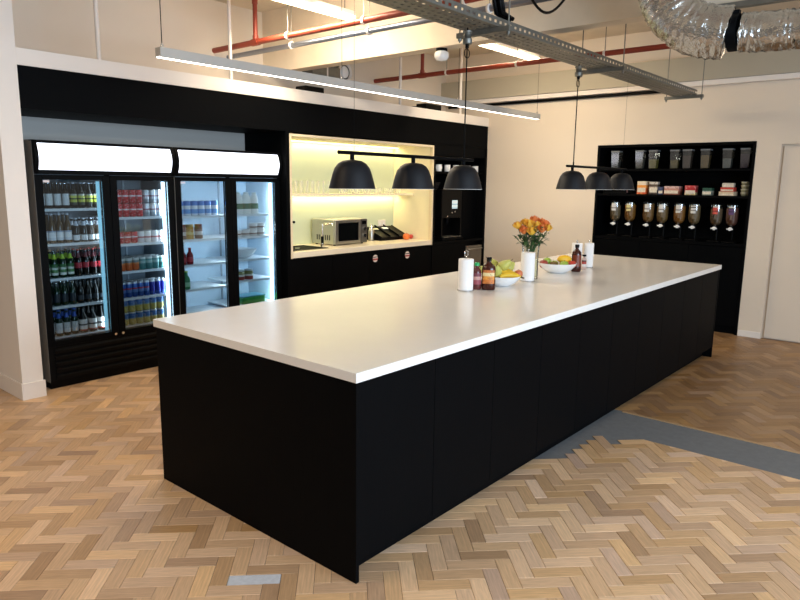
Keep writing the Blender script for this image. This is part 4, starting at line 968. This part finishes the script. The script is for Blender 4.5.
# foil duct
FOIL = mat('foil', (196, 194, 190), .2, 1, var=.35, scale=(9, 9, 9), bump=1.0, bscale=30)
def duct(pts, rad, label, step=.012):
    P = [Vector(p) for p in pts]
    out = []
    for i in range(len(P)-1):      # Catmull-Rom
        p0, p1, p2, p3 = P[max(i-1, 0)], P[i], P[i+1], P[min(i+2, len(P)-1)]; n = max(3, int((p2-p1).length/step))
        for k in range(n):
            t = k/n; out.append(.5*((2*p1)+(-p0+p2)*t+(2*p0-5*p1+4*p2-p3)*t*t+(-p0+3*p1-3*p2+p3)*t**3))
    out.append(P[-1])
    rr = [rad*(1+.022*math.sin(i*1.9)+R.uniform(-.012, .012)) for i in range(len(out))]
    m = MB(); m.tube(out, rr, 28)
    m.v = [tuple(Vector(v)+Vector((R.uniform(-1, 1), R.uniform(-1, 1), R.uniform(-1, 1)))*.006) for v in m.v]
    return tag(m.build('foil_duct', FOIL), label, 'duct')
duct([(2.60, -.06, 3.44), (2.62, -.10, 3.0), (2.64, -.19, 2.76), (2.66, -.34, 2.625), (2.70, -.52, 2.585)], .155, 'crumpled silver foil duct bending down from the ceiling')
duct([(2.74, -.585, 2.585), (2.76, -.80, 2.575), (2.76, -1.3, 2.57), (2.76, -2.4, 2.57)], .112, 'straight silver foil duct running along the beam')
t = thing('duct_joint', 'dark sheet metal collar joining the foil ducts', 'duct collar', (2.72, -.553, 2.585))
MB().lathe([(.002, -.028), (.108, -.028), None, (.108, .028), None, (.002, .028)], 28, M=Matrix.Rotation(PI/2, 4, 'X')).build('band', BLACKM, t); B(-.02, .02, -.02, .02, .109, .13).build('clamp', BLACKM, t)
# poles standing on the white band, up to the ceiling
for x, wh in ((.774, 'above the bottle fridge'), (2.001, 'above the half empty fridge'), (4.402, 'above the lit niche'), (5.637, 'above the coffee recess')):
    t = tag(MB().tube([(x, YB+.03, 2.5775), (x, YB+.03, ZC-.001)], .017, 10).build('ceiling_pole', WHITE), 'slim white pole rising to the ceiling '+wh, 'pole', 'white poles above the band')
# dark line along the end wall, drawn as a thin black tube
tag(MB().tube([(XE-.03, 4.2, 2.752), (XE-.03, 1.0, 2.752)], .018, 10).build('dark_line', BLACKP), 'thin dark line under the beam on the end wall', 'pipe')
# smoke detector, vent, boxes on the band
t = thing('smoke_detector', 'white dome detector below the whitewashed beam', 'detector', (3.02, 1.90, 2.8195))
MB().cyl(.05, -.022, 0, 20).build('base', BLACKM, t); MB().lathe([(.045, -.0225), (.062, -.035), (.062, -.075), (.045, -.098), (.0001, -.104)], 20).build('dome', CERAM, t)
t = thing('extract_vent', 'round white extract vent on the back wall above the cabinets', 'vent', (4.06, 4.14, 2.965))
M1 = Matrix.Rotation(PI/2, 4, 'X')
MB().lathe([(.085, -.138), (.085, 0)], 24, M=M1).build('duct', GALV, t); MB().lathe([(.085, -.01), (.11, 0), (.11, .018), (.09, .022), (.085, 0)], 24, M=M1).build('collar', WHITE, t); MB().lathe([(.0001, .012), (.055, .014), (.07, .0), None, (.0001, 0)], 24, M=M1).build('disc', CERAM, t)
t = thing('flat_duct', 'grey flat duct beside the round vent', 'duct', (3.74, 4.18, 2.93)); B(-.24, .20, -.09, .095, -.06, .06, bev=.006).build('casing', GALV, t); B(-.02, .0, -.095, -.0905, -.07, .07).build('flange', WHITE, t)
t = thing('driver_box', 'black control box lying on top of the white band', 'box', (5.05, 3.62, 2.578)); B(-.16, .16, -.08, .08, 0, .07, bev=.008).build('case', BLACKP, t); MB().tube([(-.16, 0, .03), (-.28, .03, .02), (-.42, .1, .008)], .008, 6).build('lead', BLACKP, t)
t = thing('driver_box', 'black control box behind the linear light near the round vent', 'box', (3.05, 3.64, 2.578)); B(-.13, .13, -.08, .08, 0, .06, bev=.008).build('case', BLACKP, t); MB().tube([(.13, 0, .03), (.2, .05, .02), (.28, .1, .008)], .006, 6).build('lead', BLACKP, t)
